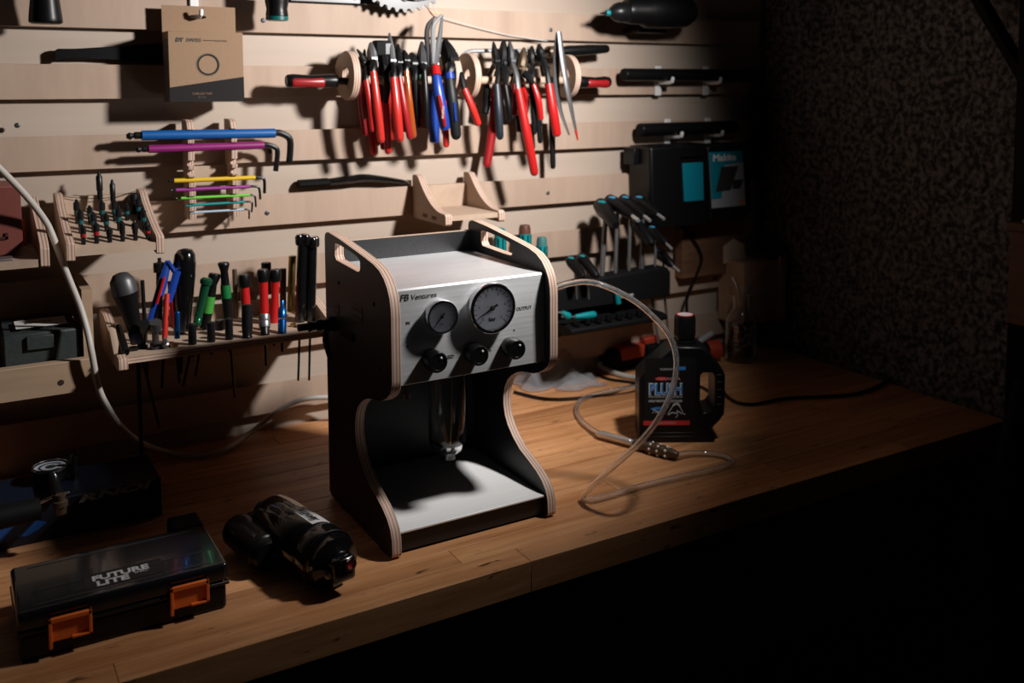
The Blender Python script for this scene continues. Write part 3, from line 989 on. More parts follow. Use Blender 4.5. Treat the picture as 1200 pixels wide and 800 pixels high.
# ================================================================== front left of the bench
# organiser case with orange latches
X0, X1, Y0, Y1, H = -0.5540, -0.3325, -0.5880, -0.4640, 0.0560
og = thing('organiser_case', ((X0 + X1) / 2, (Y0 + Y1) / 2, 0), 'smoky clear parts case with two orange latches on the front left of bench', 'case')
MB().box((X0 + 0.003, Y0 + 0.003, 0.0), (X1 - 0.003, Y1 - 0.003, 0.030)).build('case_bottom', mat('case_bottom_black', (0.003, 0.003, 0.0035), 0.35, spec=0.3), og, bevel=0.004, seg=3)
rim = MB()
rim.plate([(X0, Y0), (X1, Y0), (X1, Y1), (X0, Y1)], 2, 0.0300, 0.0340, [[(X0 + 0.004, Y0 + 0.004), (X1 - 0.004, Y0 + 0.004), (X1 - 0.004, Y1 - 0.004), (X0 + 0.004, Y1 - 0.004)]])
rim.build('case_rim', mat('case_rim_black', (0.006, 0.006, 0.007), 0.3), og, bevel=0.001)
lid = MB()
lid.box((X0 + 0.001, Y0 + 0.001, 0.0342), (X1 - 0.001, Y1 - 0.001, H))
lid.build('case_lid', mat('case_lid_smoke', (0.007, 0.0075, 0.010), 0.16, coat=0.25), og, bevel=0.0045, seg=4)
fr = MB()
for (a, b, c, d_) in ((X0 + 0.018, Y0 + 0.012, X1 - 0.018, Y0 + 0.0145), (X0 + 0.018, Y1 - 0.0145, X1 - 0.018, Y1 - 0.012), (X0 + 0.018, Y0 + 0.045, X1 - 0.018, Y0 + 0.0460)):
    fr.box((a, b, H - 0.0004), (c, d_, H + 0.0006))
fr.build('lid_ridges', mat('case_ridge', (0.03, 0.031, 0.035), 0.2), og, bevel=0.0003)
sc_ = Vector((-0.4415, -0.5538, 0.056))
MB().box((sc_.x - 0.042, sc_.y - 0.017, H - 0.0004), (sc_.x + 0.042, sc_.y + 0.020, H + 0.0005)).build('black_sticker', mat('sticker_black', (0.005, 0.005, 0.005), 0.5), og)
text('FUTURE', (sc_.x - 0.034, sc_.y + 0.001, H + 0.0008), (1, 0, 0), (0, 1, 0), 0.0165, mat('sticker_grey', (0.46, 0.46, 0.46), 0.6), og, width=0.060, bold=0.0006)
text('LITE', (sc_.x - 0.031, sc_.y - 0.0135, H + 0.0008), (1, 0, 0), (0, 1, 0), 0.0165, MATS['sticker_grey'], og, width=0.034, bold=0.0006)
text('INC.', (sc_.x + 0.010, sc_.y - 0.0045, H + 0.0008), (1, 0, 0), (0, 1, 0), 0.0060, MATS['sticker_grey'], og, width=0.015)
for lx in (-0.5026, -0.3784):
    lt = MB()
    w2, z0, z1 = 0.0215, 0.0120, 0.0450
    yl = Y0 - 0.0065
    lt.box((lx - w2, yl, z1 - 0.005), (lx + w2, Y0 + 0.004, z1))
    lt.box((lx - w2, yl, z0), (lx - w2 + 0.0035, Y0 + 0.003, z1))
    lt.box((lx + w2 - 0.0035, yl, z0 + 0.006), (lx + w2, Y0 + 0.003, z1))
    lt.box((lx - w2, yl + 0.0032, z0 + 0.006), (lx + w2, Y0 + 0.0028, z1))
    lt.box((lx + 0.001, yl, z0 + 0.006), (lx + w2, Y0 + 0.003, z0 + 0.0085))
    lt.build('latch', ORANGE, og, bevel=0.0006)
bk = MB().box((-0.3631, -0.4164, 0), (-0.3232, -0.3675, 0.034))
tag(bk.build('small_case', MATTEBLACK, bevel=0.004), 'small plain black block standing right behind the organiser case', 'box')

# blue box with a gauge unit on it
bx0, bx1, by0, by1, bh = -0.82, -0.3530, -0.2780, -0.1660, 0.055
bb = thing('blue_box', ((bx0 + bx1) / 2, (by0 + by1) / 2, 0), 'long dark blue printed carton lying on the bench along the wall', 'box')
BBM = mat('dark_blue_carton', (0.004, 0.008, 0.020), 0.45)
MB().box((bx0, by0, 0), (bx1, by1, bh)).build('carton', BBM, bb, bevel=0.001)
MB().plate([(bx0, 0.010), (-0.545, 0.010), (-0.540, 0.015), (-0.525, 0.012), (-0.510, 0.018), (-0.500, 0.026), (-0.520, 0.034), (bx0, 0.034)], 1, by0 - 0.0004, by0 + 0.001).build('blue_print', mat('carton_bright_blue', (0.006, 0.060, 0.24), 0.4), bb)
text('RNOI', (-0.4642, -0.3085, 0.0556), (1, 0.03, 0), (0, 1, 0), 0.034, mat('carton_grey_print', (0.055, 0.045, 0.036), 0.6), bb, width=0.098, shear=0.35, bold=0.0016)
text('---', (-0.43, by0 - 0.0005, 0.022), (1, 0, 0), (0, 0, 1), 0.016, MATS['carton_grey_print'], bb, width=0.03)
gp = Vector((-0.4873, -0.2026, 0.077))
gu = thing('gauge_unit', (gp.x, gp.y, bh), 'small round pressure gauge with brass valve lying on the blue carton', 'gauge')
gz = bh + 0.022
MB().lathe([(0.017, bh), (0.022, bh + 0.004), (0.0235, bh + 0.012), (0.0235, gz - 0.004), (0.0245, gz - 0.002), (0.0245, gz), (0.0225, gz), (0.0215, gz - 0.003), (0.0001, gz - 0.003)], (gp.x, gp.y, 0), (0, 0, 1), 30, caps=False).build('gauge_case', BLACK, gu)
MB().lathe([(0.0246, gz - 0.003), (0.0252, gz - 0.0015), (0.0246, gz + 0.0008), (0.0226, gz + 0.0008), (0.0224, gz - 0.001)], (gp.x, gp.y, 0), (0, 0, 1), 36, caps=False).build('bezel', CHROME, gu)
MB().lathe([(0.0218, gz - 0.0028), (0.0218, gz - 0.0022), (0.0001, gz - 0.0022)], (gp.x, gp.y, 0), (0, 0, 1), 30, caps=False).build('dial', DIALSHADED, gu)
nn = MB()
nn.plate(arc(gp.x, gp.y, 0.016, 0.4, 5.4, 24) + arc(gp.x, gp.y, 0.013, 5.4, 0.4, 24), 2, gz - 0.0022, gz - 0.0018)
nn.plate(circle(gp.x, gp.y, 0.007, 12), 2, gz - 0.0022, gz - 0.0017)
nn.tube([(gp.x, gp.y, gz - 0.0014), (gp.x + 0.014, gp.y - 0.002, gz - 0.0014)], [0.0014, 0.0006], 6)
nn.build('scale_print', INK, gu)
vv = Vector((-0.4868, -0.3312, 0.06))
MB().lathe([(0.007, 0), (0.007, 0.010), (0.009, 0.010), (0.009, 0.017), (0.006, 0.018), (0.006, 0.026)], (vv.x, vv.y, bh), (0, 0, 1), 16).build('brass_valve', BRONZE, gu)
MB().tube([(gp.x, gp.y - 0.018, bh + 0.012), (vv.x, vv.y, bh + 0.012)], 0.008, 12).build('valve_stem', DARKSTEEL, gu)
MB().tube([(vv.x - 0.03, vv.y + 0.012, bh + 0.013), (vv.x - 0.01, vv.y + 0.006, bh + 0.022), (vv.x + 0.012, vv.y + 0.010, bh + 0.022)], 0.0022, 8).build('lever', CHROME, gu)
MB().tube([(vv.x - 0.16, vv.y - 0.02, bh + 0.016), (vv.x - 0.025, vv.y - 0.004, bh + 0.014)], [0.017, 0.014], 16).build('pump_barrel', MATTEBLACK, gu)
sp = Vector((-0.4587, -0.215, 0.0814))
MB().tube([(sp.x, sp.y, bh), (sp.x, sp.y, bh + 0.035), (sp.x + 0.002, sp.y, sp.z)], [0.006, 0.005, 0.002], 8).build('spike', BLACK, gu)

# rear shock
rs = thing('bike_shock', (-0.228, -0.52, 0), 'black bicycle rear shock with reservoir and white sticker lying beside the machine', 'shock')
S0, S1 = Vector((-0.243, -0.450, 0.037)), Vector((-0.2110, -0.6210, 0.0345))
sd = (S1 - S0).normalized()
SL = (S1 - S0).length
MB().lathe([(0.012, -0.012), (0.020, 0.0), (0.0325, 0.006), (0.0342, 0.012), (0.0342, 0.118), (0.0319, 0.121), (0.0319, 0.126), (0.0353, 0.129), (0.0353, 0.150), (0.0325, 0.155), (0.0308, 0.160), (0.0308, 0.166), (0.0225, SL - 0.004), (0.0180, SL)], S0, sd, 40).build('air_can', GLOSSBLACK, rs, angle=40)
for h in (0.127, 0.152):
    MB().lathe([(0.0352, h), (0.0362, h + 0.0008), (0.0352, h + 0.0016)], S0, sd, 36, caps=False).build('seal_ring', DARKSTEEL, rs)
su = Vector((0, 0, 1))
su = (su - sd * su.dot(sd)).normalized()
sr = sd.cross(su)
e0 = S0 + sd * SL
MB().obox(e0 + sd * 0.008, (0.030, 0.020, 0.030), Matrix((sr, sd, su)).transposed().to_4x4()).build('eyelet_block', GLOSSBLACK, rs, bevel=0.005, seg=3)
MB().lathe([(0.0050, 0.0), (0.0050, 0.004), (0.0075, 0.004), (0.0075, 0.0), (0.0090, -0.004)], e0 + sd * 0.0165 + su * 0.006 + sr * 0.006 * -1, sd, 20, caps=False).build('eyelet_ring', CHROME, rs)
MB().lathe([(0.0050, 0.0), (0.0050, 0.0025), (0.0001, 0.0026)], e0 + sd * 0.0165 + su * 0.006 - sr * 0.006, sd, 16, caps=False).build('red_insert', REDINK, rs)
MB().lathe([(0.0060, 0.0), (0.0060, 0.006), (0.0035, 0.007), (0.0035, 0.011)], e0 + sr * 0.016 - su * 0.004, sd, 12).build('valve_cap', TOOLSTEEL, rs)
stk = MB()
n = 14
vs, fs = [], []
for i in range(n + 1):
    an = math.radians(-8 + 56 * i / n)
    for h in (0.066, 0.120):
        vs.append(S0 + sd * h + (su * math.cos(an) - sr * math.sin(an)) * 0.0345)
for i in range(n):
    fs.append((2 * i, 2 * i + 2, 2 * i + 3, 2 * i + 1))
stk.add(vs, fs)
so = stk.build('white_sticker', mat('sticker_white', (0.55, 0.55, 0.56), 0.45), rs)
pp = S0 + sd * 0.072 + (su * math.cos(math.radians(14)) - sr * math.sin(math.radians(14))) * 0.0350
text('ATIVAIR', pp, sd, (su * math.cos(math.radians(104)) - sr * math.sin(math.radians(104))) * -1, 0.0145, INK, rs, width=0.042, bold=0.0004)
R0_, R1_ = Vector((-0.2860, -0.440, 0.026)), Vector((-0.2710, -0.530, 0.0245))
rd = (R1_ - R0_).normalized()
RL = (R1_ - R0_).length
rv = MB().lathe([(0.014, -0.006), (0.0215, 0.0), (0.0225, 0.004), (0.0225, RL - 0.010), (0.0205, RL - 0.008), (0.0205, RL - 0.002), (0.0170, RL + 0.004)], R0_, rd, 30).build('reservoir', BLACK, rs, angle=40)
text('PROGRESSIVE', R0_ + rd * 0.030 + Vector((-0.001, 0, 0.0229)), rd, (0.97, 0.2, 0), 0.0065, GREYINK, rs, width=0.045)
text('SUSPENSION', R0_ + rd * 0.030 + Vector((-0.011, 0, 0.0205)), rd, (0.85, 0.2, 0.4), 0.0065, GREYINK, rs, width=0.045)
MB().tube([S0 + sd * 0.004, (S0 + R0_) / 2 + Vector((0, 0.004, 0.002)), R0_ + rd * 0.006], [0.016, 0.013, 0.016], 14, smooth=3).build('bridge', BLACK, rs)
MB().tube([S0 + sd * 0.03 + su * 0.030, S0 + sd * 0.055 + su * 0.0335, S0 + sd * 0.064 + su * 0.032], [0.004, 0.003, 0.002], 8).build('adjuster_lever', TOOLSTEEL, rs)
MB().lathe([(0.010, -0.034), (0.013, -0.030), (0.013, -0.014), (0.009, -0.010)], S0, sd, 18).build('shaft_end', DARKSTEEL, rs)
#PART3

# ================================================================== tool wall, upper left
# cardboard box hanging on a white peg
fy, by = -0.086, -0.040
f0, f1 = Vector((-0.2885, -0.086, 0.5902)), Vector((-0.1721, -0.086, 0.7021))
xa, xb, za, zb = f0.x, f1.x, f0.z, f1.z
cb = thing('cardboard_box', ((xa + xb) / 2, (fy + by) / 2, za), 'brown cardboard tape box hanging from a white peg at upper left', 'box')
body = MB().box((xa, fy, za), (xb, by, zb)).build('carton', CARD, cb, bevel=0.0008)
sl = [( xa + (xb - xa) * 0.47 + 0.010 * math.cos(2 * PI * i / 14) * 1.5, zb + 0.026 + 0.0035 * math.sin(2 * PI * i / 14)) for i in range(14)]
MB().plate([(xa, zb - 0.004), (xb, zb - 0.004), (xb, zb + 0.0435), (xa, zb + 0.0435)], 1, by - 0.0012, by, [sl]).build('hang_tab', CARD, cb)
zz0 = za + 0.0225
MB().plate([(xa, za), (xb, za), (xb, za + 0.040), (xa, zz0)], 1, fy - 0.0003, fy + 0.001).build('dark_print', CARDPRINT, body)
MB().box((xa - 0.0003, fy + 0.002, za), (xa + 0.001, by - 0.002, zb - 0.012)).build('side_print', mat('side_print_grey', (0.10, 0.075, 0.065), 0.7), body)
rc = ((xa + xb) / 2 + 0.002, za + (zb - za) * 0.53)
MB().plate(circle(*rc, 0.0185, 36), 1, fy - 0.0004, fy + 0.001, [circle(*rc, 0.0172, 36)]).build('ring_print', CARDGREY, body)
MB().plate(circle(*rc, 0.0170, 36), 1, fy - 0.0005, fy + 0.001, [circle(*rc, 0.0145, 36)]).build('ring_print', CARDPRINT, body)
tz = zb - 0.0165
text('DT', (xa + 0.011, fy - 0.0006, tz), (1, 0, 0), (0, 0, 1), 0.0085, INK, body, width=0.0125, shear=0.2, bold=0.0005)
text('SWISS', (xa + 0.0265, fy - 0.0006, tz), (1, 0, 0), (0, 0, 1), 0.0085, INK, body, width=0.0235, shear=0.2)
MB().box((xa + 0.053, fy - 0.0005, tz + 0.0022), (xa + 0.070, fy + 0.001, tz + 0.0032)).build('printed_rule', CARDPRINT, body)
text('PROPERTY WHEEL', (xa + 0.071, fy - 0.0006, tz + 0.0010), (1, 0, 0), (0, 0, 1), 0.0040, CARDGREY, body, width=0.020)
text('TUBELESS TAPE', (xa + 0.034, fy - 0.0006, za + 0.0110), (1, 0, 0), (0, 0, 1), 0.0050, mat('bronze_ink', (0.20, 0.11, 0.07), 0.7), body, width=0.031)
text('32 mm', (xa + 0.043, fy - 0.0006, za + 0.0060), (1, 0, 0), (0, 0, 1), 0.0036, CARDGREY, body, width=0.012)


def peg(x, z, reach, label, group='white pegs on the cleat rails'):
    """White hook: a plate clipped on a rail, an arm and an upturned end."""
    p = thing('hook_peg', (x, -0.018, z), label, 'hook', group)
    MB().box((x - 0.0055, -0.0225, z - 0.020), (x + 0.0055, -0.018, z + 0.010)).build('plate', WHITE, p, bevel=0.0015)
    MB().tube([(x, -0.020, z), (x, -0.020 - reach * 0.9, z - 0.001), (x, -0.020 - reach, z + 0.003), (x, -0.020 - reach - 0.002, z + 0.010)], [0.0036, 0.0034, 0.0034, 0.0032], 10, round_end=True).build('arm', WHITE, p)
    return p


pz = zb + 0.0260
px_ = xa + (xb - xa) * 0.47
p = thing('hook_peg', (px_, -0.018, pz), 'white plastic hook holding up the brown cardboard box', 'hook')
MB().box((px_ - 0.007, -0.0235, pz - 0.004), (px_ + 0.007, -0.0182, pz + 0.045)).build('plate', WHITE, p, bevel=0.0015)
MB().tube([(px_, -0.022, pz), (px_ + 0.001, -0.056, pz - 0.001), (px_ + 0.002, -0.063, pz + 0.003), (px_ + 0.002, -0.065, pz + 0.012)], [0.0032, 0.0032, 0.0034, 0.0034], 10, round_end=True).build('arm', WHITE, p)

# black handle cut off by the picture's edge and the driver beside the box
h0 = Vector((-0.4586, -0.075, 0.7082))
hd = thing('hanging_handle', (h0.x, h0.y, h0.z), 'tapered black handle hanging at the top left corner', 'handle')
MB().lathe([(0.0195, 0), (0.0225, 0.0015), (0.0232, 0.004), (0.0228, 0.010), (0.0195, 0.040), (0.0180, 0.080), (0.0150, 0.120), (0.006, 0.135)], h0, (0, 0, 1), 24).build('grip', BLACK, hd, angle=50)
MB().box((h0.x - 0.005, h0.y, h0.z + 0.12), (h0.x + 0.005, -0.018, h0.z + 0.135)).build('hanger', DARKSTEEL, hd)
h1 = Vector((-0.1131, -0.08, 0.7237))
dv = thing('bit_driver', (h1.x, h1.y, h1.z), 'black screwdriver end with a dark teal ring hanging beside the cardboard box', 'screwdriver')
MB().lathe([(0.0150, 0), (0.0182, 0.001), (0.0185, 0.007)], h1, (0, 0, 1), 24).build('teal_ring', mat('dark_teal', (0.0, 0.09, 0.085), 0.4), dv)
MB().lathe([(0.0185, 0.008), (0.0178, 0.014), (0.0170, 0.020), (0.0190, 0.030), (0.0200, 0.045), (0.0190, 0.07), (0.016, 0.10), (0.006, 0.12)], h1, (0, 0, 1), 24).build('grip', BLACK, dv)
MB().box((h1.x - 0.004, h1.y, h1.z + 0.10), (h1.x + 0.004, -0.018, h1.z + 0.115)).build('hanger', DARKSTEEL, dv)

# saw in the slot behind the cardboard box, rule along the top
s0, s1 = Vector((-0.4437, -0.012, 0.6708)), Vector((-0.2509, -0.012, 0.6624))
sw = thing('pull_saw', (s0.x, -0.012, s0.z), 'black hooked blade tool lying in the rail slot behind the cardboard box', 'tool')
MB().plate([(s0.x, s0.z - 0.018), (s0.x + 0.006, s0.z - 0.018), (s0.x + 0.008, s0.z - 0.0135), (s0.x + 0.06, s0.z - 0.0125), (s1.x, s0.z - 0.0190), (s1.x, s0.z + 0.018), (s0.x + 0.09, s0.z + 0.008), (s0.x + 0.03, s0.z + 0.003), (s0.x + 0.005, s0.z + 0.0025), (s0.x, s0.z - 0.001)], 1, -0.0185, -0.008).build('blade', BLACK, sw, bevel=0.0015)
r0, r1 = Vector((-0.0747, -0.03, 0.762)), Vector((0.0836, -0.03, 0.7685))
tag(MB().box((r0.x, -0.032, r0.z), (r1.x, -0.029, r0.z + 0.035)).build('steel_rule', GREYMETAL, bevel=0.0005), 'pale metal strip hanging along the very top beside the chain ring', 'ruler')

# chain ring at the top edge
cx, cz, rr = *(0.1245, 0.8596), 0.112
ring = thing('chain_ring', (cx, -0.05, cz), 'dark toothed bicycle chain ring at the top above the pliers', 'chain ring')
tp = []
for k in range(44):
    a0 = 2 * PI * k / 44
    for da, r_ in ((0.0, rr), (0.035, rr), (0.06, rr - 0.0065), (0.11, rr - 0.0065)):
        tp.append((cx + r_ * math.cos(a0 + da), cz + r_ * math.sin(a0 + da)))
hol = [circle(cx, cz, 0.062, 30)] + [circle(cx + 0.085 * math.cos(a), cz + 0.085 * math.sin(a), 0.008 if k % 2 else 0.0045, 10) for k, a in enumerate([2 * PI * i / 20 for i in range(20)])]
MB().plate(tp, 1, -0.060, -0.056, hol).build('toothed_ring', DARKSTEEL, ring)
MB().plate(circle(cx + 0.02, cz + 0.01, 0.100, 40), 1, -0.072, -0.067, [circle(cx + 0.02, cz + 0.01, 0.090, 40)]).build('outer_ring', TOOLSTEEL, ring, bevel=0.001)
for k in range(4):
    a = PI / 4 + k * PI / 2
    MB().tube([(cx + 0.055 * math.cos(a), -0.058, cz + 0.055 * math.sin(a)), (cx + 0.095 * math.cos(a), -0.069, cz + 0.095 * math.sin(a))], [0.008, 0.006], 8).build('arm', DARKSTEEL, ring)
MB().tube([(cx, -0.018, cz), (cx, -0.075, cz)], 0.012, 12).build('hanging_peg', WHITE, ring)
for q in (cz + 0.05,):
    MB().box((cx - 0.06, -0.060, q), (cx + 0.06, -0.056, q + 0.014)).build('spider', DARKSTEEL, ring)
    MB().box((cx - 0.06, -0.060, cz - 0.012), (cx + 0.06, -0.056, cz + 0.016)).build('spider', DARKSTEEL, ring)
ot = Vector((0.2061, -0.022, 0.7525))
tag(MB().plate([(ot.x - 0.010, ot.z - 0.002), (ot.x + 0.012, ot.z - 0.003), (ot.x + 0.014, ot.z + 0.002), (ot.x + 0.002, ot.z + 0.004), (ot.x - 0.010, ot.z + 0.002)], 1, -0.0195, -0.0180).build('orange_tab', ORANGE), 'small orange tab on the rail below the chain ring', 'tab')
wv = MB().tube([(0.1932, -0.035, 0.7672), (0.2076, -0.03, 0.7473), (0.2549, -0.028, 0.7345), (0.3496, -0.025, 0.7157), (0.4085, -0.024, 0.7087), (0.4517, -0.022, 0.7046)], 0.0009, 6, smooth=5)
tag(wv.build('thin_wire', mat('pale_wire', (0.5, 0.5, 0.5), 0.4)), 'thin pale wire drooping from the chain ring over the pliers', 'wire')

# ================================================================== hex keys on their comb
kx = [-0.254, -0.1852]
comb = thing('hex_key_holder', (sum(kx) / 2, -0.018, 0.43), 'notched plywood holder with two combs for the coloured hex keys', 'tool holder')
KEYS = [  # colour, radius, tip, sleeve start, sleeve end, bend, end
    ('blue', (0.004, 0.085, 0.30), 0.0080, (-0.3504, -0.058, 0.5359), (-0.3277, -0.058, 0.5366), (-0.1153, -0.058, 0.5345), (-0.0875, -0.058, 0.5285), (-0.0916, -0.058, 0.4829)),
    ('magenta', (0.22, 0.012, 0.13), 0.0064, (-0.3373, -0.058, 0.5137), (-0.3182, -0.058, 0.5144), (-0.1347, -0.058, 0.5147), (-0.1101, -0.058, 0.5102), (-0.1155, -0.058, 0.4693)),
    ('yellow', (0.62, 0.40, 0.01), 0.0037, (-0.2902, -0.058, 0.4613), (-0.281, -0.058, 0.4614), (-0.1505, -0.058, 0.4601), (-0.1347, -0.058, 0.4586), (-0.1354, -0.058, 0.4322)),
    ('purple', (0.26, 0.03, 0.22), 0.0029, (-0.2881, -0.058, 0.4458), (-0.2789, -0.058, 0.446), (-0.1595, -0.058, 0.4453), (-0.1438, -0.058, 0.4437), (-0.1429, -0.058, 0.4224)),
    ('green', (0.13, 0.50, 0.05), 0.0024, (-0.2807, -0.058, 0.4321), (-0.2714, -0.058, 0.4322), (-0.1599, -0.058, 0.4308), (-0.1514, -0.058, 0.4296), (-0.1505, -0.058, 0.4098)),
    ('teal', (0.0, 0.22, 0.22), 0.0022, (-0.2665, -0.058, 0.4199), (-0.2638, -0.058, 0.4197), (-0.1688, -0.058, 0.4198), (-0.156, -0.058, 0.4189), (-0.1579, -0.058, 0.4015)),
    ('pale blue', (0.36, 0.45, 0.55), 0.0020, (-0.2602, -0.058, 0.4075), (-0.2575, -0.058, 0.4075), (-0.1705, -0.058, 0.4068), (-0.162, -0.058, 0.4062), (-0.1625, -0.058, 0.3902))]
ztop, zbot = 0.5596, 0.3962
nz_ = [k[3][2] + (k[5][2] - k[3][2]) * 0.45 for k in KEYS]
extra = [0.4887, 0.4733]
for x in kx:
    pts = [(-0.0182, zbot), (-0.0182, ztop), (-0.050, ztop), (-0.0585, ztop - 0.004)]
    front = sorted(list(zip(nz_, [k[2] for k in KEYS])) + [(e, 0.004) for e in extra], reverse=True)
    for z, r in front:
        pts += [(-0.0640, z + r + 0.0012), (-0.0545 + 0.0, z + r + 0.0006), (-0.0545 + 0.0, z - r - 0.0004), (-0.0655, z - r + 0.0004), (-0.0655, z - r - 0.0016)]
    pts += [(-0.064, zbot)]
    MB().plate(pts, 0, x - 0.0048, x + 0.0048, (), 0, 1).build('comb', [PLY, EDGEX], comb, angle=20)
mid = Vector((sum(kx) / 2, 0, 0))
MB().box((kx[0], -0.030, zbot + 0.05), (kx[1], -0.0185, zbot + 0.085)).build('cross_bar', PLY, comb)
for nm, colr, r, tip, s0, s1, bend, end in KEYS:
    tip, s0, s1, bend, end = map(Vector, (tip, s0, s1, bend, end))
    big = r > 0.004
    k = thing('hex_key', (tip.x, tip.y, end.z), ('big ' if big else 'slim ') + nm + ' sleeved hex key lying in the plywood comb holder', 'hex key', 'coloured hex keys in the comb')
    dr = (s1 - s0).normalized()
    MB().tube([s0, s1], r, 12).build('sleeve', mat('sleeve_' + nm.replace(' ', '_'), colr, 0.4), k)
    b0 = MB()
    rb_ = (bend - s1).length * 0.9
    b0.tube([s1 - dr * 0.001, s1 + dr * rb_ * 0.35, bend + Vector((-0.003, 0, -0.001)) * (r / 0.003) * 0.6, bend + (end - bend).normalized() * rb_ * 0.55, end], r * 0.72, 8, smooth=4)
    b0.build('bent_arm', DARKSTEEL, k)
    if (s0 - tip).length > 0.004:
        t0 = MB()
        t0.tube([s0 + dr * 0.001, s0 - dr * (s0 - tip).length * 0.45, s0 - dr * (s0 - tip).length * 0.55, tip + dr * r * 0.6, tip], [r * 0.72, r * 0.72, r * 0.45, r * 0.75, r * 0.4], 8)
        t0.build('ball_end', DARKSTEEL, k)

# ================================================================== plywood shelves
def side_profile(y0, y1, zt, zf, zb_, concave=True):
    """Outline of a shelf bracket: straight back and floor, a swept front."""
    pts = [(y0, zb_), (y0, zt - 0.004), (y0 - 0.003, zt), (y0 - 0.020, zt), (y0 - 0.026, zt - 0.003)]
    for i in range(1, 9):
        t = i / 9
        y = y0 - 0.026 + (y1 + 0.012 - (y0 - 0.026)) * t
        z = zf + (zt - 0.003 - zf) * ((1 - t) ** (2.0 if concave else 1.1))
        pts.append((y, z))
    pts += [(y1 + 0.004, zf), (y1, zf - 0.004), (y1, zb_ + 0.003), (y1 + 0.003, zb_)]
    return pts


sx0, sx1 = 0.1542, 0.2745
ss = thing('plywood_shelf', ((sx0 + sx1) / 2, -0.09, 0.366), 'small empty plywood shelf with swept sides hanging below the pliers', 'shelf')
sp_ = side_profile(-0.0185, -0.163, 0.4475, 0.3865, 0.3655)
for a in (sx0, sx1 - 0.0125):
    MB().plate(sp_, 0, a, a + 0.0125, (), 0, 1).build('side_bracket', [PLY, EDGEX], ss, bevel=0.0005, seg=1, angle=30)
MB().box((sx0 + 0.0125, -0.160, 0.3740), (sx1 - 0.0125, -0.0310, 0.3830)).build('shelf_floor', PLY, ss)
MB().box((sx0 + 0.0125, -0.0310, 0.3700), (sx1 - 0.0125, -0.0190, 0.4260)).build('shelf_back', PLY, ss)
for k, yy in enumerate((-0.075, -0.115)):
    MB().box((sx0 - 0.0003, yy - 0.010, 0.3720), (sx0 + 0.001, yy + 0.010, 0.3790)).build('burnt_mark', mat('scorched_ply', (0.14, 0.085, 0.055), 0.8), ss)

# black tool lying in the slot left of that shelf
b0, b1 = Vector((-0.0626, -0.014, 0.4374)), Vector((0.147, -0.014, 0.4302))
bt = thing('tyre_lever', (b0.x, -0.014, b0.z), 'flat black lever with a bent tip lying in the rail slot', 'lever')
MB().tube([(b0.x, -0.012, b0.z + 0.003), (b0.x + 0.05, -0.013, b0.z + 0.004), (b0.x + 0.058, -0.014, b0.z + 0.004)], [0.0120, 0.0120, 0.010], 10, flat=0.6).build('grip', MATTEBLACK, bt)
MB().tube([(b0.x + 0.056, -0.014, b0.z + 0.004), (b0.x + 0.09, -0.014, b0.z + 0.006), (b0.x + 0.13, -0.014, b0.z + 0.007), (b1.x - 0.01, -0.014, b1.z + 0.003), (b1.x, -0.014, b1.z - 0.003)], [0.0105, 0.0130, 0.0130, 0.008, 0.004], 10, smooth=4, flat=0.6).build('lever_arm', GLOSSBLACK, bt)

# bit tray on the left
tx0, tx1 = -0.4544, -0.3220
bt = thing('bit_tray', ((tx0 + tx1) / 2, -0.10, 0.365), 'sloping plywood tray of screwdriver bits hanging under the hex keys', 'tray')
tp_ = [(-0.0185, 0.388), (-0.0185, 0.444), (-0.022, 0.4485), (-0.045, 0.4485), (-0.055, 0.445), (-0.075, 0.432), (-0.12, 0.4130), (-0.16, 0.3990), (-0.186, 0.3930), (-0.190, 0.390), (-0.190, 0.3665), (-0.186, 0.3650), (-0.170, 0.3660)]
for a in (tx0, tx1 - 0.0115):
    MB().plate(tp_, 0, a, a + 0.0115, (), 0, 1).build('side_bracket', [PLY, EDGEX], bt, bevel=0.0005, seg=1, angle=30)
SLOPE = 0.225


def tz_(y):
    return 0.3825 + (y + 0.19) * SLOPE


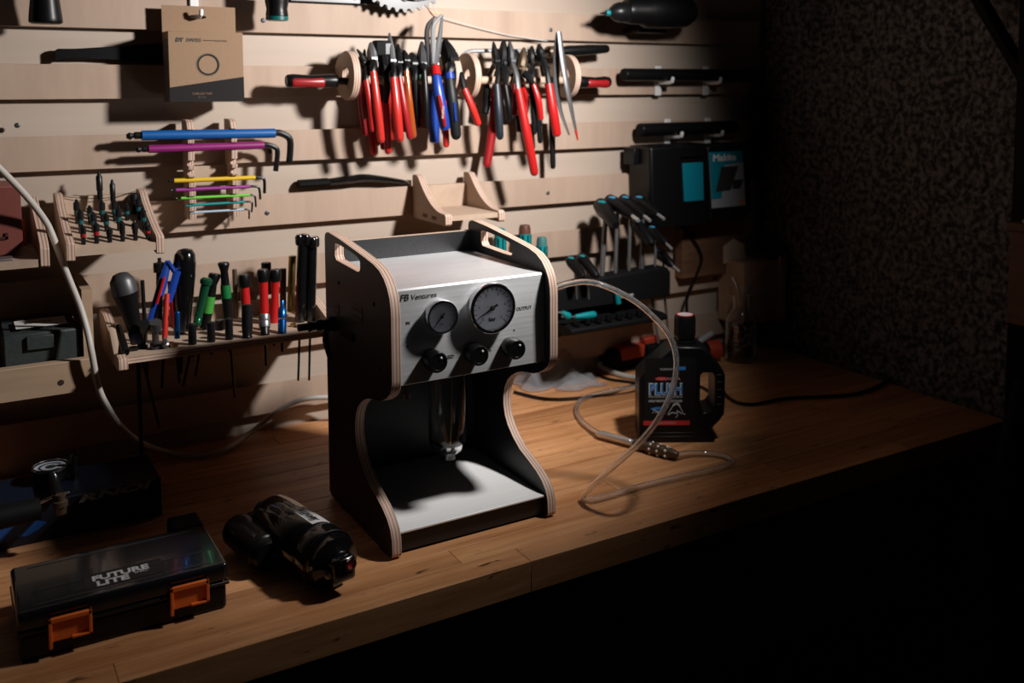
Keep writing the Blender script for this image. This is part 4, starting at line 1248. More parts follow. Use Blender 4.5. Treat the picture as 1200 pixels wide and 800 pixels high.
MB().plate([(-0.189, tz_(-0.189)), (-0.031, tz_(-0.031)), (-0.031, tz_(-0.031) - 0.011), (-0.189, tz_(-0.189) - 0.011)], 0, tx0 + 0.0115, tx1 - 0.0115, (), 1, 0).build('tray_floor', [PLY, EDGEZ], bt, angle=20)
MB().box((tx0 + 0.0115, -0.031, 0.395), (tx1 - 0.0115, -0.0190, 0.4420)).build('tray_back', PLY, bt)
ORD = ['first', 'second', 'third', 'fourth', 'fifth', 'last']
rows = [(-0.173, 'front row', 0.028, range(6)), (-0.128, 'second row', 0.032, (0, 1, 2, 3, 5)), (-0.086, 'third row', 0.032, range(6)), (-0.055, 'back row', 0.060, (2, 3))]
bitm = [RED, TEAL, TEAL, DARKSTEEL]
for ri, (yy, rn, hh, cols) in enumerate(rows):
    for c in cols:
        x = -0.4300 + 0.0176 * c + (0.002 if ri else 0)
        if ri == 3:
            x = -0.4300 + 0.0185 * c + 0.002
        z = tz_(yy)
        h = hh * (1 + 0.18 * math.sin(c * 2.3 + ri))
        col = 'red' if ri == 0 and c in (0, 1, 5) else ('teal' if ri in (1, 2) else 'black')
        lab = ('long' if ri == 3 else 'short') + ' bit with ' + col + (' ring' if col != 'black' else ' shank') + ' in the plywood bit tray, ' + (ORD[c] if ri != 3 else ('left one' if c == 2 else 'right one')) + ' in the ' + rn
        t = thing('screwdriver_bit', (x, yy, z - 0.004), lab, 'bit', 'bits in the plywood bit tray')
        MB().lathe([(0.0032, -0.004), (0.0032, h * 0.35)], (x, yy, z), (0, 0.12, 1), 6).build('shank', DARKSTEEL, t)
        MB().lathe([(0.0040, h * 0.35), (0.0040, h * 0.52)], (x, yy, z), (0, 0.12, 1), 10).build('ring', {'red': REDDARK, 'teal': mat('deep_teal', (0.0, 0.07, 0.075), 0.4), 'black': MATTEBLACK}[col], t)
        fat = 0.0048 if (c + ri) % 3 else 0.0042
        MB().lathe([(0.0036, h * 0.52), (fat, h * 0.56), (fat, h * 0.85), (0.0022, h * 0.92), (0.0016, h)], (x, yy, z), (0, 0.12, 1), 10).build('tip', DARKSTEEL, t)
t = thing('socket_adapter', (-0.3422, -0.058, tz_(-0.058)), 'stout black socket adapter standing at the back right of bit tray', 'socket', 'bits in the plywood bit tray')
MB().lathe([(0.0060, 0), (0.0060, 0.014), (0.0075, 0.015), (0.0075, 0.030), (0.0055, 0.031)], t.location, (0, 0.1, 1), 14).build('barrel', DARKSTEEL, t)
tag(MB().tube([(tx0 + 0.012, -0.034, 0.4425), (-0.40, -0.04, 0.438), (-0.37, -0.04, 0.4385), (tx1 - 0.012, -0.034, 0.4460)], 0.0005, 5, smooth=5).build('wire_stay', DARKSTEEL), 'hair-thin wire stretched across the back of the bit tray', 'wire')

# shelf with the oxblood case at the left edge
lsx = -0.4770
ls = thing('plywood_shelf', (-0.60, -0.10, 0.36), 'plywood shelf with stepped side carrying the reddish-brown case', 'shelf')
lp = [(-0.0185, 0.3650), (-0.0185, 0.440), (-0.035, 0.446), (-0.06, 0.436), (-0.125, 0.418), (-0.190, 0.396), (-0.202, 0.388), (-0.202, 0.3640), (-0.196, 0.3610)]
for a in (lsx - 0.0115, -0.74):
    MB().plate(lp, 0, a, a + 0.0115, (), 0, 1).build('side_bracket', [PLY, EDGEX], ls, bevel=0.0005, seg=1, angle=30)
MB().box((-0.7285, -0.200, 0.3630), (lsx - 0.0115, -0.031, 0.3740)).build('shelf_floor', PLY, ls)
MB().box((-0.7285, -0.031, 0.3630), (lsx - 0.0115, -0.0190, 0.4300)).build('shelf_back', PLY, ls)
q0, q1 = Vector((-0.5063, -0.15, 0.3924)), Vector((-0.5062, -0.15, 0.4699))
oxc = thing('hard_case', (q0.x - 0.06, -0.12, 0.374), 'reddish-brown plastic case with chamfered corner on the left edge shelf', 'case')
zt = q1.z + 0.006
MB().plate([(q0.x - 0.13, 0.3745), (q0.x - 0.014, 0.3745), (q0.x, 0.388), (q0.x, zt - 0.010), (q0.x - 0.008, zt), (q0.x - 0.13, zt)], 1, -0.150, -0.070).build('case_body', BROWNRED, oxc, bevel=0.003)
MB().box((q0.x - 0.06, -0.1525, 0.399), (q0.x - 0.018, -0.149, 0.4025)).build('clasp', mat('oxblood_dark', (0.05, 0.015, 0.012), 0.5), oxc)
MB().box((q0.x - 0.0215, -0.1525, 0.399), (q0.x - 0.018, -0.149, 0.408)).build('clasp', MATS['oxblood_dark'], oxc)
tag(MB().box((q0.x - 0.09, -0.192, 0.3742), (q0.x - 0.015, -0.165, 0.3770)).build('flat_file', TOOLSTEEL, bevel=0.0008), 'flat grey metal strip lying in front of the reddish-brown case', 'metal strip')
oq = Vector((-0.5005, -0.12, 0.4066))
tag(MB().tube([(oq.x, -0.058, 0.3742), (oq.x, -0.056, 0.4150)], [0.0045, 0.0035], 10).build('orange_stick', ORANGE), 'thin orange stick standing beside the reddish-brown case', 'stick')

# pine shelf below with the painted metal box
ps = thing('pine_shelf', (-0.60, -0.10, 0.16), 'deep pine shelf with a knotty front board at the left edge', 'shelf')
fb0, fb1 = Vector((-0.421, -0.17, 0.1678)), Vector((-0.4193, -0.17, 0.2153))
kn0 = Vector((-0.4669, -0.17, 0.1858))
MB().box((-0.80, -0.170, fb0.z), (fb1.x, -0.152, fb1.z)).build('front_board', PINE, ps, bevel=0.001)
MB().lathe([(0.0042, 0), (0.0042, 0.0006), (0.0025, 0.0008)], (kn0.x, -0.170, kn0.z), (0, -1, 0), 14).build('knot_hole', mat('knot_dark', (0.02, 0.012, 0.008), 0.9), ps)
MB().box((-0.80, -0.152, fb0.z), (fb1.x, -0.0185, fb0.z + 0.012)).build('shelf_floor', PINE, ps)
MB().box((fb1.x - 0.014, -0.152, fb0.z + 0.012), (fb1.x, -0.0185, fb1.z + 0.10)).build('side_board', PINE, ps)
g0, g1 = Vector((-0.5273, -0.145, 0.2195)), Vector((-0.432, -0.145, 0.2579))
gb = thing('metal_box', ((g0.x + g1.x) / 2, -0.09, fb0.z + 0.012), 'dark green-black metal box with paper note on the pine shelf', 'box')
gx1 = fb1.x - 0.018
MB().box((g0.x - 0.01, -0.145, fb0.z + 0.012), (gx1, -0.035, g1.z)).build('box_body', GREENBLACK, gb, bevel=0.003)
MB().box((g0.x + 0.012, -0.125, g1.z), (gx1 - 0.025, -0.055, g1.z + 0.004)).build('box_lid', GREENBLACK, gb, bevel=0.0015)
MB().box((g0.x + 0.020, -0.150, g1.z - 0.024), (g0.x + 0.055, -0.1445, g1.z - 0.004)).build('front_lug', GREENBLACK, gb, bevel=0.001)
nt_ = MB()
n_x0, n_x1 = -0.5191, -0.4513
nt_.add([(n_x0, -0.128, g1.z + 0.0046), (n_x1, -0.128, g1.z + 0.0046), (n_x1, -0.075, g1.z + 0.0046), (n_x0, -0.075, g1.z + 0.0046), (n_x0, -0.128, g1.z + 0.0050), (n_x1, -0.128, g1.z + 0.0050), (n_x1, -0.075, g1.z + 0.0054), (n_x0, -0.075, g1.z + 0.0052)], [(0, 3, 2, 1), (4, 5, 6, 7), (0, 1, 5, 4), (1, 2, 6, 5), (2, 3, 7, 6), (3, 0, 4, 7)])
no = nt_.build('paper_note', PAPER, gb)
text('SULLYS', (n_x0 + 0.012, -0.105, g1.z + 0.0056), (1, 0, 0), (0, 1, 0.01), 0.016, INK, gb, width=0.036)

# white cable from the top left down to the bench and along the wall
wc = MB().tube([(-0.5618, -0.23, 0.5396), (-0.5331, -0.215, 0.5042), (-0.5026, -0.19, 0.4638), (-0.4789, -0.165, 0.4254), (-0.4687, -0.162, 0.3994), (-0.4533, -0.164, 0.3457), (-0.4377, -0.168, 0.2941), (-0.4301, -0.178, 0.2571), (-0.4265, -0.186, 0.2266), (-0.4186, -0.18, 0.1727), (-0.4042, -0.165, 0.1336), (-0.3855, -0.14, 0.0962), (-0.354, -0.11, 0.0549), (-0.3071, -0.0544, 0.012), (-0.2659, -0.0828, 0.0055), (-0.2239, -0.0918, 0.01), (-0.1664, -0.05, 0.0167), (-0.1198, -0.045, 0.0432), (-0.08, -0.04, 0.0547), (-0.041, -0.04, 0.0542), (-0.0048, -0.05, 0.0475), (0.0399, -0.06, 0.0232), (0.0568, -0.1, 0.0125)], 0.0046, 12, smooth=8)
tag(wc.build('white_hose', CABLEWHITE), 'off-white hose hanging from the upper left and curling along the bench back', 'hose')
#PART4

# ================================================================== screwdriver shelf
qx0, qx1, qz = -0.3950, -0.0550, 0.2170
sh = thing('tool_shelf', ((qx0 + qx1) / 2, -0.11, 0.19), 'long plywood shelf full of drivers and sockets left of the machine', 'shelf')
hp = [(-0.0185, 0.196), (-0.0185, 0.250), (-0.030, 0.258), (-0.06, 0.2560), (-0.125, 0.2400), (-0.190, 0.2230), (-0.215, 0.2205), (-0.2180, 0.2150), (-0.2180, 0.2040), (-0.205, 0.2000)]
for a in (qx0, qx1 - 0.0125):
    MB().plate(hp, 0, a, a + 0.0125, (), 0, 1).build('side_bracket', [PLY, EDGEX], sh, bevel=0.0005, seg=1, angle=30)
MB().plate([(qx0 + 0.0125, -0.200), (qx1 - 0.0125, -0.200), (qx1 - 0.0125, -0.0310), (qx0 + 0.0125, -0.0310)], 2, qz - 0.0100, qz, (), 0, 1).build('shelf_floor', [PLY, EDGEZ], sh, bevel=0.0005, seg=1)
MB().box((qx0 + 0.0125, -0.031, 0.196), (qx1 - 0.0125, -0.0190, 0.2420)).build('shelf_back', PLY, sh)
G = 'drivers and sockets in the long shelf'


def stick(name, label, cat, base, top, sections, shaft=0.0, shaft_r=0.0022):
    """A tool standing in the shelf: sections are (part, material, profile of radius and share of the height)."""
    b, t = Vector(base), Vector(top)
    d = t - b
    H_ = d.length
    o = thing(name, (b.x, b.y, qz), label, cat, G)
    for part, m, prof in sections:
        MB().lathe([(r, h * H_) for r, h in prof], b, d, 18).build(part, m, o, angle=40)
    if shaft:
        MB().tube([b + Vector((0, 0, 0.002)), b - d.normalized() * shaft], [shaft_r, shaft_r * 0.9], 8).build('shaft', DARKSTEEL, o)
    return o


cyl = lambda r, a=0, b=1: [(r * 0.92, a), (r, a + 0.02), (r, b - 0.02), (r * 0.9, b)]
stick('screwdriver', 'fat black screwdriver with faceted grey butt at the left end of the shelf', 'screwdriver', (-0.3597, -0.16, 0.2276), (-0.3809, -0.16, 0.3362), [('grip', BLACK, [(0.009, 0), (0.010, 0.25), (0.0150, 0.55), (0.0185, 0.72)]), ('collar', mat('dark_blue', (0.01, 0.02, 0.07), 0.4), [(0.0104, 0.0), (0.0108, 0.16)]), ('butt', GREYMETAL, [(0.0188, 0.72), (0.0175, 0.9), (0.0110, 0.985), (0.006, 1.0)])], 0.14)
stick('hex_bolt', 'dark hex bolt standing head-up near the left front of the shelf', 'bolt', (-0.3508, -0.1481, 0.217), (-0.3541, -0.185, 0.2611), [('bolt_shank', DARKSTEEL, [(0.0075, 0), (0.0075, 0.2), (0.0050, 0.22), (0.0050, 0.75)]), ('bolt_head', DARKSTEEL, [(0.0075, 0.75), (0.0080, 0.8), (0.0080, 1.0)])])
stick('hex_bolt', 'greenish steel bolt standing head-up right of the dark bolt', 'bolt', (-0.336, -0.1691, 0.217), (-0.3385, -0.185, 0.2617), [('bolt_shank', GREYMETAL, [(0.0085, 0), (0.0085, 0.16), (0.0050, 0.2), (0.0050, 0.7)]), ('bolt_head', GREYMETAL, [(0.0085, 0.7), (0.0095, 0.75), (0.0095, 1.0)])])
stick('small_nozzle', 'small bright brass tip on the shelf beside the greenish bolt', 'nozzle', (-0.323, -0.1716, 0.217), (-0.3257, -0.19, 0.2361), [('tip', TOOLSTEEL, [(0.0055, 0), (0.0055, 0.5), (0.0030, 0.55), (0.0020, 1.0)])])
tw = Vector((-0.3109, -0.1734, 0.217))
tag(MB().plate(circle(tw.x, tw.y, 0.0070, 16), 2, qz, qz + 0.004, [circle(tw.x, tw.y, 0.0035, 12)]).build('washer', BRASS), 'brass washer lying on the shelf front beside the small nozzle', 'washer')
tw = Vector((-0.3662, -0.1612, 0.217))
tag(MB().plate(circle(tw.x, tw.y, 0.0080, 6), 2, qz, qz + 0.005, [circle(tw.x, tw.y, 0.0042, 12)]).build('hex_nut', DARKSTEEL), 'dark nut lying at the left front of the long shelf', 'nut')
tl = thing('wooden_clamp', (-0.3969, -0.2019, 0.217), 'wood and black wedge leaning at the left end of the long shelf', 'clamp')
MB().tube([(-0.3934, -0.195, 0.2225), (-0.3942, -0.15, 0.2552)], [0.0055, 0.0050], 6, flat=0.5).build('wood_strip', PLY, tl)
MB().tube([(-0.3835, -0.199, 0.2245), (-0.3828, -0.135, 0.2492)], [0.0065, 0.0055], 8).build('black_strip', BLACK, tl)
stick('hex_driver', 'thin black rod driver standing between the grey screwdriver and blue tool', 'screwdriver', (-0.3447, -0.135, 0.2252), (-0.3464, -0.135, 0.3178), [('rod', DARKSTEEL, cyl(0.0030))], 0.06)
stick('tap_wrench', 'black tap wrench with knobbed top behind the blue tool', 'wrench', (-0.315, -0.08, 0.2269), (-0.3112, -0.08, 0.3406), [('stem', DARKSTEEL, [(0.005, 0), (0.005, 0.80)]), ('knob', DARKSTEEL, [(0.009, 0.80), (0.0095, 0.88), (0.0095, 0.93), (0.003, 0.94), (0.003, 1.0)])], 0.05)
# blue folding tool with red inlay
bl = thing('folding_tool', (-0.3161, -0.12, 0.2178), 'blue folding tool with red inlay standing splayed in the shelf', 'tool', G)
MB().tube([(-0.3361, -0.125, 0.2462), (-0.3157, -0.12, 0.3037), (-0.3062, -0.115, 0.3331), (-0.3047, -0.115, 0.3411)], [0.006, 0.0075, 0.0055, 0.004], 10, flat=0.5).build('blue_leg', BLUE, bl)
MB().tube([(-0.3048, -0.115, 0.3398), (-0.2963, -0.115, 0.3239), (-0.2898, -0.115, 0.3274)], [0.0055, 0.0070, 0.0040], 10, flat=0.6).build('blue_head', BLUE, bl)
MB().tube([(-0.2912, -0.115, 0.3234), (-0.2999, -0.115, 0.2942), (-0.3062, -0.118, 0.275)], [0.0060, 0.0060, 0.0045], 10, flat=0.5).build('blue_leg', BLUE, bl)
MB().tube([(-0.3261, -0.131, 0.2772), (-0.3126, -0.126, 0.3179)], [0.0022, 0.0022], 6).build('red_inlay', RED, bl)
stick('red_driver', 'slim red plastic driver under the blue folding tool', 'screwdriver', (-0.3201, -0.15, 0.221), (-0.3104, -0.13, 0.2913), [('stem', ORANGERED, [(0.0030, 0), (0.0042, 0.1), (0.0046, 0.5), (0.0040, 1.0)])], 0.07)
stick('red_driver', 'dark red slim driver between blue tool and big black handle', 'screwdriver', (-0.2953, -0.1, 0.2285), (-0.2993, -0.1, 0.3052), [('stem', REDDARK, cyl(0.0048))], 0.09)
stick('file_handle', 'big rounded glossy black file handle in the long shelf', 'handle', (-0.2838, -0.1, 0.2228), (-0.2756, -0.1, 0.3554), [('grip', GLOSSBLACK, [(0.0125, 0), (0.0135, 0.15), (0.0155, 0.40), (0.0175, 0.65), (0.0178, 0.82), (0.0160, 0.93), (0.0110, 0.985), (0.004, 1.0)])], 0.07, 0.0035)
stick('blue_rod', 'short dark blue rod at the foot of the big black handle', 'rod', (-0.3012, -0.15, 0.2237), (-0.2999, -0.15, 0.2655), [('rod', ANOBLUE, cyl(0.0042))])
stick('torque_driver', 'anodised green grooved driver leaning right in the long shelf', 'screwdriver', (-0.2652, -0.12, 0.2343), (-0.2471, -0.12, 0.3085), [('grip', ANOGREEN, [(0.006, 0), (0.0065, 0.05), (0.0055, 0.08), (0.0065, 0.11), (0.0055, 0.14), (0.0065, 0.17), (0.0058, 0.2), (0.0072, 0.8), (0.0072, 0.86)]), ('cap', ANOGREEN, [(0.0090, 0.86), (0.0098, 0.90), (0.0095, 0.96), (0.006, 1.0)])], 0.10)
stick('screwdriver', 'black screwdriver with lime green band behind the anodised green driver', 'screwdriver', (-0.2473, -0.09, 0.2199), (-0.2283, -0.09, 0.3085), [('grip', BLACK, [(0.0075, 0), (0.0082, 0.28)]), ('lime_band', LIME, [(0.0083, 0.28), (0.0083, 0.58)]), ('neck', BLACK, [(0.0078, 0.58), (0.0066, 0.80), (0.0100, 0.95), (0.0085, 1.0)])], 0.08)
stick('screwdriver', 'black precision screwdriver with green collar and flared top', 'screwdriver', (-0.2112, -0.1, 0.2286), (-0.2165, -0.1, 0.3273), [('grip', BLACK, [(0.0060, 0), (0.0075, 0.2), (0.0080, 0.40)]), ('green_collar', GREEN, [(0.0081, 0.40), (0.0085, 0.50), (0.0078, 0.62)]), ('neck', BLACK, [(0.0070, 0.62), (0.0060, 0.85), (0.0095, 0.97), (0.0080, 1.0)])], 0.13)
for (bx_, tx_, lab) in (((-0.2833, -0.1734, 0.217), (-0.2806, -0.165, 0.2498), 'dark tubular socket standing below the anodised green driver'), ((-0.2552, -0.1733, 0.217), (-0.2524, -0.165, 0.2488), 'dark tubular socket standing below the lime banded screwdriver'), ((-0.2277, -0.1726, 0.217), (-0.2262, -0.165, 0.2509), 'dark tubular socket standing below the green collared screwdriver')):
    stick('tube_socket', lab, 'socket', bx_, (bx_[0], bx_[1], tx_[2]), [('barrel', DARKSTEEL, [(0.0058, 0), (0.0062, 0.03), (0.0062, 0.95), (0.0046, 1.0)])], 0.02)
stick('knurled_ring', 'short grey knurled cylinder behind the front sockets', 'cylinder', (-0.232, -0.13, 0.2235), (-0.2315, -0.13, 0.2403), [('barrel', GREYMETAL, cyl(0.0078))])
stick('brass_rod', 'thin bronze rod standing behind the red grips', 'rod', (-0.189, -0.06, 0.2247), (-0.1895, -0.06, 0.3068), [('rod', BRONZE, cyl(0.0040))])
stick('wheel_tool', 'red grip with black cap, leftmost of three red grips', 'screwdriver', (-0.181, -0.1, 0.2174), (-0.1842, -0.1, 0.3041), [('grip', RED, [(0.0072, 0), (0.0075, 0.6), (0.0068, 0.76)]), ('cap', BLACK, [(0.0085, 0.76), (0.0096, 0.82), (0.0096, 0.94), (0.0080, 1.0)])], 0.03)
stick('wheel_tool', 'tall red grip with black cap, middle of three red grips', 'screwdriver', (-0.1514, -0.1, 0.2163), (-0.1531, -0.1, 0.3095), [('grip', RED, [(0.0068, 0), (0.0072, 0.5), (0.0075, 0.78)]), ('cap', BLACK, [(0.0085, 0.78), (0.0098, 0.83), (0.0098, 0.95), (0.0080, 1.0)])], 0.05)
stick('wheel_tool', 'red waisted grip with black cap, rightmost of three red grips', 'screwdriver', (-0.1356, -0.1, 0.2171), (-0.1318, -0.1, 0.3073), [('grip', RED, [(0.0082, 0), (0.0076, 0.2), (0.0062, 0.5), (0.0075, 0.78)]), ('cap', BLACK, [(0.0088, 0.78), (0.0098, 0.83), (0.0098, 0.95), (0.0080, 1.0)])], 0.04)
stick('deep_socket', 'tall black socket standing in front of the leftmost red grip', 'socket', (-0.201, -0.1771, 0.217), (-0.1977, -0.17, 0.2689), [('barrel', DARKSTEEL, [(0.0082, 0), (0.0085, 0.02), (0.0072, 0.06), (0.0085, 0.3), (0.0088, 0.97), (0.0070, 1.0)])])
stick('knurled_adapter', 'knurled chrome adapter standing in front of the middle red grip', 'socket', (-0.1725, -0.1764, 0.217), (-0.1685, -0.16, 0.2466), [('base', DARKSTEEL, [(0.0070, 0), (0.0070, 0.35)]), ('chrome_head', TOOLSTEEL, [(0.0085, 0.35), (0.0092, 0.45), (0.0092, 0.62), (0.0080, 0.66), (0.0088, 0.72), (0.0088, 0.95), (0.0066, 1.0)])], 0.05)
stick('black_plug', 'black cylindrical plug behind the middle red grip', 'plug', (-0.1335, -0.05, 0.256), (-0.1335, -0.05, 0.3113), [('barrel', BLACK, cyl(0.0085))])
stick('valve_tool', 'bright blue anodised valve tool at the right front of shelf', 'tool', (-0.1461, -0.1803, 0.217), (-0.1389, -0.16, 0.2655), [('base', ANOBLUE, [(0.0068, 0), (0.0068, 0.40), (0.0050, 0.43)]), ('head', ANOBLUE, [(0.0066, 0.46), (0.0070, 0.5), (0.0066, 0.75), (0.0040, 0.82), (0.0032, 1.0)])], 0.03)
stick('bronze_rod', 'brown metal rod right of the red grips', 'rod', (-0.1166, -0.085, 0.2204), (-0.1144, -0.085, 0.3046), [('rod', BRONZE, cyl(0.0055))])
stick('bronze_rod', 'tall golden brass rod left of the black tubes', 'rod', (-0.0986, -0.07, 0.2256), (-0.0933, -0.07, 0.3224), [('rod', BRASS, cyl(0.0066))])
for (bb_, tt_, lab) in (((-0.098, -0.12, 0.2163), (-0.09, -0.12, 0.3644), 'tall black tube tool with lobed head, left one of the pair'), ((-0.0803, -0.12, 0.214), (-0.074, -0.12, 0.3587), 'tall black tube tool with lobed head, right one of the pair')):
    o = stick('tube_tool', lab, 'tool', bb_, tt_, [('tube', GLOSSBLACK, [(0.0082, 0), (0.0085, 0.03), (0.0085, 0.97)])], 0.10)
    t = Vector(tt_)
    hm = MB()
    for k in range(3):
        an = k * 2.1 + t.x * 80
        hm.lathe([(0.0060, -0.016), (0.0070, -0.012), (0.0070, -0.002), (0.0045, 0.002)], t + Vector((0.0065 * math.cos(an), 0.0065 * math.sin(an), 0)), (0, 0, 1), 12)
    hm.build('lobed_head', GLOSSBLACK, o)
for k, (pt, m, lab) in enumerate((((-0.1174, -0.1456, 0.217), BRASS, 'small brass nut lying by the black tubes'), ((-0.1108, -0.1566, 0.217), TOOLSTEEL, 'small steel nut lying by the black tubes'), ((-0.0893, -0.1702, 0.217), DARKSTEEL, 'small dark nut at the right end of the shelf'))):
    tag(MB().plate(circle(pt[0], pt[1], 0.0052, 6), 2, qz, qz + 0.005, [circle(pt[0], pt[1], 0.0026, 10)]).build('hex_nut', m), lab, 'nut', G)
# long driver hanging through the shelf at the left end
ld_ = thing('long_driver', (-0.3629, -0.19, 0.2375), 'long thin black driver shaft hanging below the left end of shelf', 'screwdriver', G)
MB().tube([(-0.3601, -0.16, 0.1986), (-0.3603, -0.16, 0.0356)], 0.0032, 8).build('shaft', BLACK, ld_)

# ================================================================== plier racks
RY, RZ = -0.0750, 0.6330


def dring(r_out, back, n=40):
    o, i = [], []
    for k in range(n):
        a = 2 * PI * k / n
        c, s = math.cos(a), math.sin(a)
        y, z = RY + c * r_out, RZ + s * r_out
        if c > 0:
            z = RZ + s * r_out * (1 - 0.10 * c)
            y = min(RY + c * r_out * 1.4, back)
        o.append((y, z))
        i.append((RY + c * 0.0165, RZ + s * 0.0165))
    return o, i


def rack(xl, xr, label):
    t = thing('plier_rack', ((xl + xr) / 2, -0.02, RZ - 0.045), label, 'tool rack', 'plywood plier racks')
    o, i = dring(0.0430, -0.0184)
    for x in (xl, xr - 0.0125):
        MB().plate(o, 0, x, x + 0.0125, [i], 0, 1).build('ring_bracket', [PLY, EDGEX], t, bevel=0.0006, seg=1, angle=30)
    MB().tube([(xl + 0.006, RY, RZ - 0.008), (xr - 0.006, RY, RZ - 0.008)], 0.0075, 14).build('dowel', PLY, t)
    return t


rack(0.0060, 0.2130, 'left plywood plier rack with round-holed ring brackets')
rack(0.2400, 0.4720, 'right plywood plier rack with a bare dowel showing')

# T grips pushed into the rack ends
def grip_tool(x0, x1, z, sign, label):
    t = thing('screwdriver', (x0, RY, z), label, 'screwdriver', 'red and black grips in the rack ends')
    L_ = abs(x1 - x0)
    MB().lathe([(0.0085, 0), (0.0110, 0.003), (0.0120, 0.012), (0.0100, L_ * 0.45), (0.0118, L_ * 0.8), (0.0125, L_ * 0.93), (0.0110, L_)], (x0, RY, z), (sign, 0, 0), 20).build('grip', [BLACK, RED][0], t)
    MB().lathe([(0.0085, 0.008), (0.0100, 0.012), (0.0082, L_ * 0.45), (0.0098, L_ * 0.68), (0.0086, L_ * 0.72)], (x0, RY - 0.0036, z - 0.0022), (sign, 0, 0), 20).build('red_inlay', REDDARK, t)
    MB().tube([(x0 + sign * L_ * 0.98, RY, z), (x0 + sign * (L_ + 0.030), RY, z)], 0.0065, 12).build('shaft', DARKSTEEL, t)
    return t


grip_tool(-0.0990, -0.0100, 0.6235, 1, 'red and black screwdriver grip poking out left of the plier racks')
grip_tool(0.5690, 0.4880, 0.6215, -1, 'red and black screwdriver grip poking out right of the plier racks')

# bent chrome bar with black handle lying across the right rack
cbz = 0.6775
cbar = thing('chrome_driver', (0.40, -0.055, cbz), 'bent chrome driver with black and red handle lying across the right rack', 'screwdriver')
MB().tube([(0.2402, -0.06, 0.6701), (0.2538, -0.058, 0.6784), (0.2761, -0.057, 0.6811), (0.3507, -0.057, 0.6823), (0.4284, -0.057, 0.6826)], [0.0042] * 5, 10, smooth=4).build('bar', POLISHED, cbar)
ca, cb2 = Vector((0.4284, -0.057, 0.6809)), Vector((0.577, -0.057, 0.6901))
MB().lathe([(0.010, 0), (0.012, 0.004), (0.012, 0.018), (0.008, 0.022)], ca, (cb2 - ca), 16).build('collar', BRONZE, cbar)
LL = (cb2 - ca).length
MB().lathe([(0.0075, 0.020), (0.0085, 0.030), (0.0110, 0.050), (0.0108, LL * 0.7), (0.0085, LL - 0.004), (0.0070, LL)], ca, (cb2 - ca), 18).build('handle', BLACK, cbar)
dd = (cb2 - ca).normalized()
MB().tube([ca + dd * 0.05 + Vector((0, 0, 0.0095)), cb2 + Vector((0, 0, 0.0065)) - dd * 0.006], [0.004, 0.003], 8, flat=0.5).build('red_inlay', REDDARK, cbar)


# ================================================================== pliers
def off(p, d):
    return tuple(a + b for a, b in zip(p, d))


def pliers(label, tip, piv, front, rear, gm, w, hm=DARKSTEEL, gm2=None, jaw=0.0045, spread=0.004, arm=DARKSTEEL, tip2=None, name='pliers', wr=None):
    """Jaws above the dowel, one grip in front of it and one behind. front and rear run from the grip's start to its end."""
    piv = Vector(piv)
    o = thing(name, (piv.x, piv.y, front[-1][2]), label, 'pliers', 'pliers hanging on the racks')
    tips = [Vector(tip), Vector(tip2) if tip2 else Vector(tip) + Vector((0.001, spread * 0.6, 0))]
    for k, tv in enumerate(tips):
        s = -1 if k == 0 else 1
        st = piv + Vector((0, s * spread * 0.5, 0))
        mid_ = st.lerp(tv, 0.45) + Vector((0, s * spread * 0.7, 0))
        MB().tube([st, mid_, tv], [jaw * 1.6, jaw * 1.3, jaw * 0.4], 8, smooth=3).build('jaw', hm, o)
    MB().lathe([(jaw * 1.4, -spread * 1.6), (jaw * 2.1, -spread * 1.2), (jaw * 2.1, spread * 1.2), (jaw * 1.4, spread * 1.6)], piv, (1, 0, 0), 14).build('pivot', hm, o)
    for k, g in enumerate((front, rear)):
        if not g:
            continue
        g = [Vector(q) for q in g]
        ww_ = 1.15 * (w if k == 0 else (wr or w))
        MB().tube([piv, piv.lerp(g[0], 0.5) + Vector((0, -0.006 if k == 0 else 0.006, 0)), g[0], g[0].lerp(g[1], 0.15)], [jaw * 1.2, jaw * 1.15, ww_ * 0.62, ww_ * 0.5], 8, smooth=3).build('handle_arm', arm, o)
        n = len(g)
        rr_ = [ww_ * 0.82] + [ww_ * 1.02] * (n - 2) + [ww_ * 0.9]
        MB().tube(g, rr_, 12, smooth=5, round_end=True, flat=0.85).build('grip', gm if k == 0 else (gm2 or gm), o)
    return o


def R_(*p):
    return list(p)


pliers('red-handled pliers with hooked black tip, leftmost on the racks', (0.0259, -0.08, 0.6789), (0.0411, -0.08, 0.6552), R_((0.0314, -0.108, 0.6252), (0.0368, -0.112, 0.5792), (0.0415, -0.11, 0.5344)), R_((0.0567, -0.045, 0.6007), (0.0659, -0.035, 0.5384), (0.0715, -0.035, 0.4866)), RED, 0.0052, jaw=0.0035, tip2=(0.04, -0.08, 0.6792))
pliers('red-handled side cutters with grey blade beside the leftmost pliers', (0.0494, -0.085, 0.6911), (0.052, -0.085, 0.6612), R_((0.0426, -0.112, 0.6399), (0.0462, -0.12, 0.5793), (0.0549, -0.115, 0.5148)), R_((0.0667, -0.045, 0.6161), (0.076, -0.035, 0.5537), (0.0768, -0.035, 0.5036)), ORANGERED, 0.0066, hm=TOOLSTEEL, jaw=0.0058)
nip = pliers('wide black end nippers with red grips in the left rack', (0.0704, -0.08, 0.6887), (0.0778, -0.08, 0.6465), R_((0.0702, -0.1, 0.5845), (0.072, -0.098, 0.5482), (0.0767, -0.092, 0.493)), R_((0.0822, -0.05, 0.5882), (0.087, -0.04, 0.538), (0.0896, -0.04, 0.4972)), RED, 0.0062, hm=MATTEBLACK, jaw=0.0065, spread=0.006, arm=BLACK)
c = Vector((0.0723, -0.083, 0.6811))
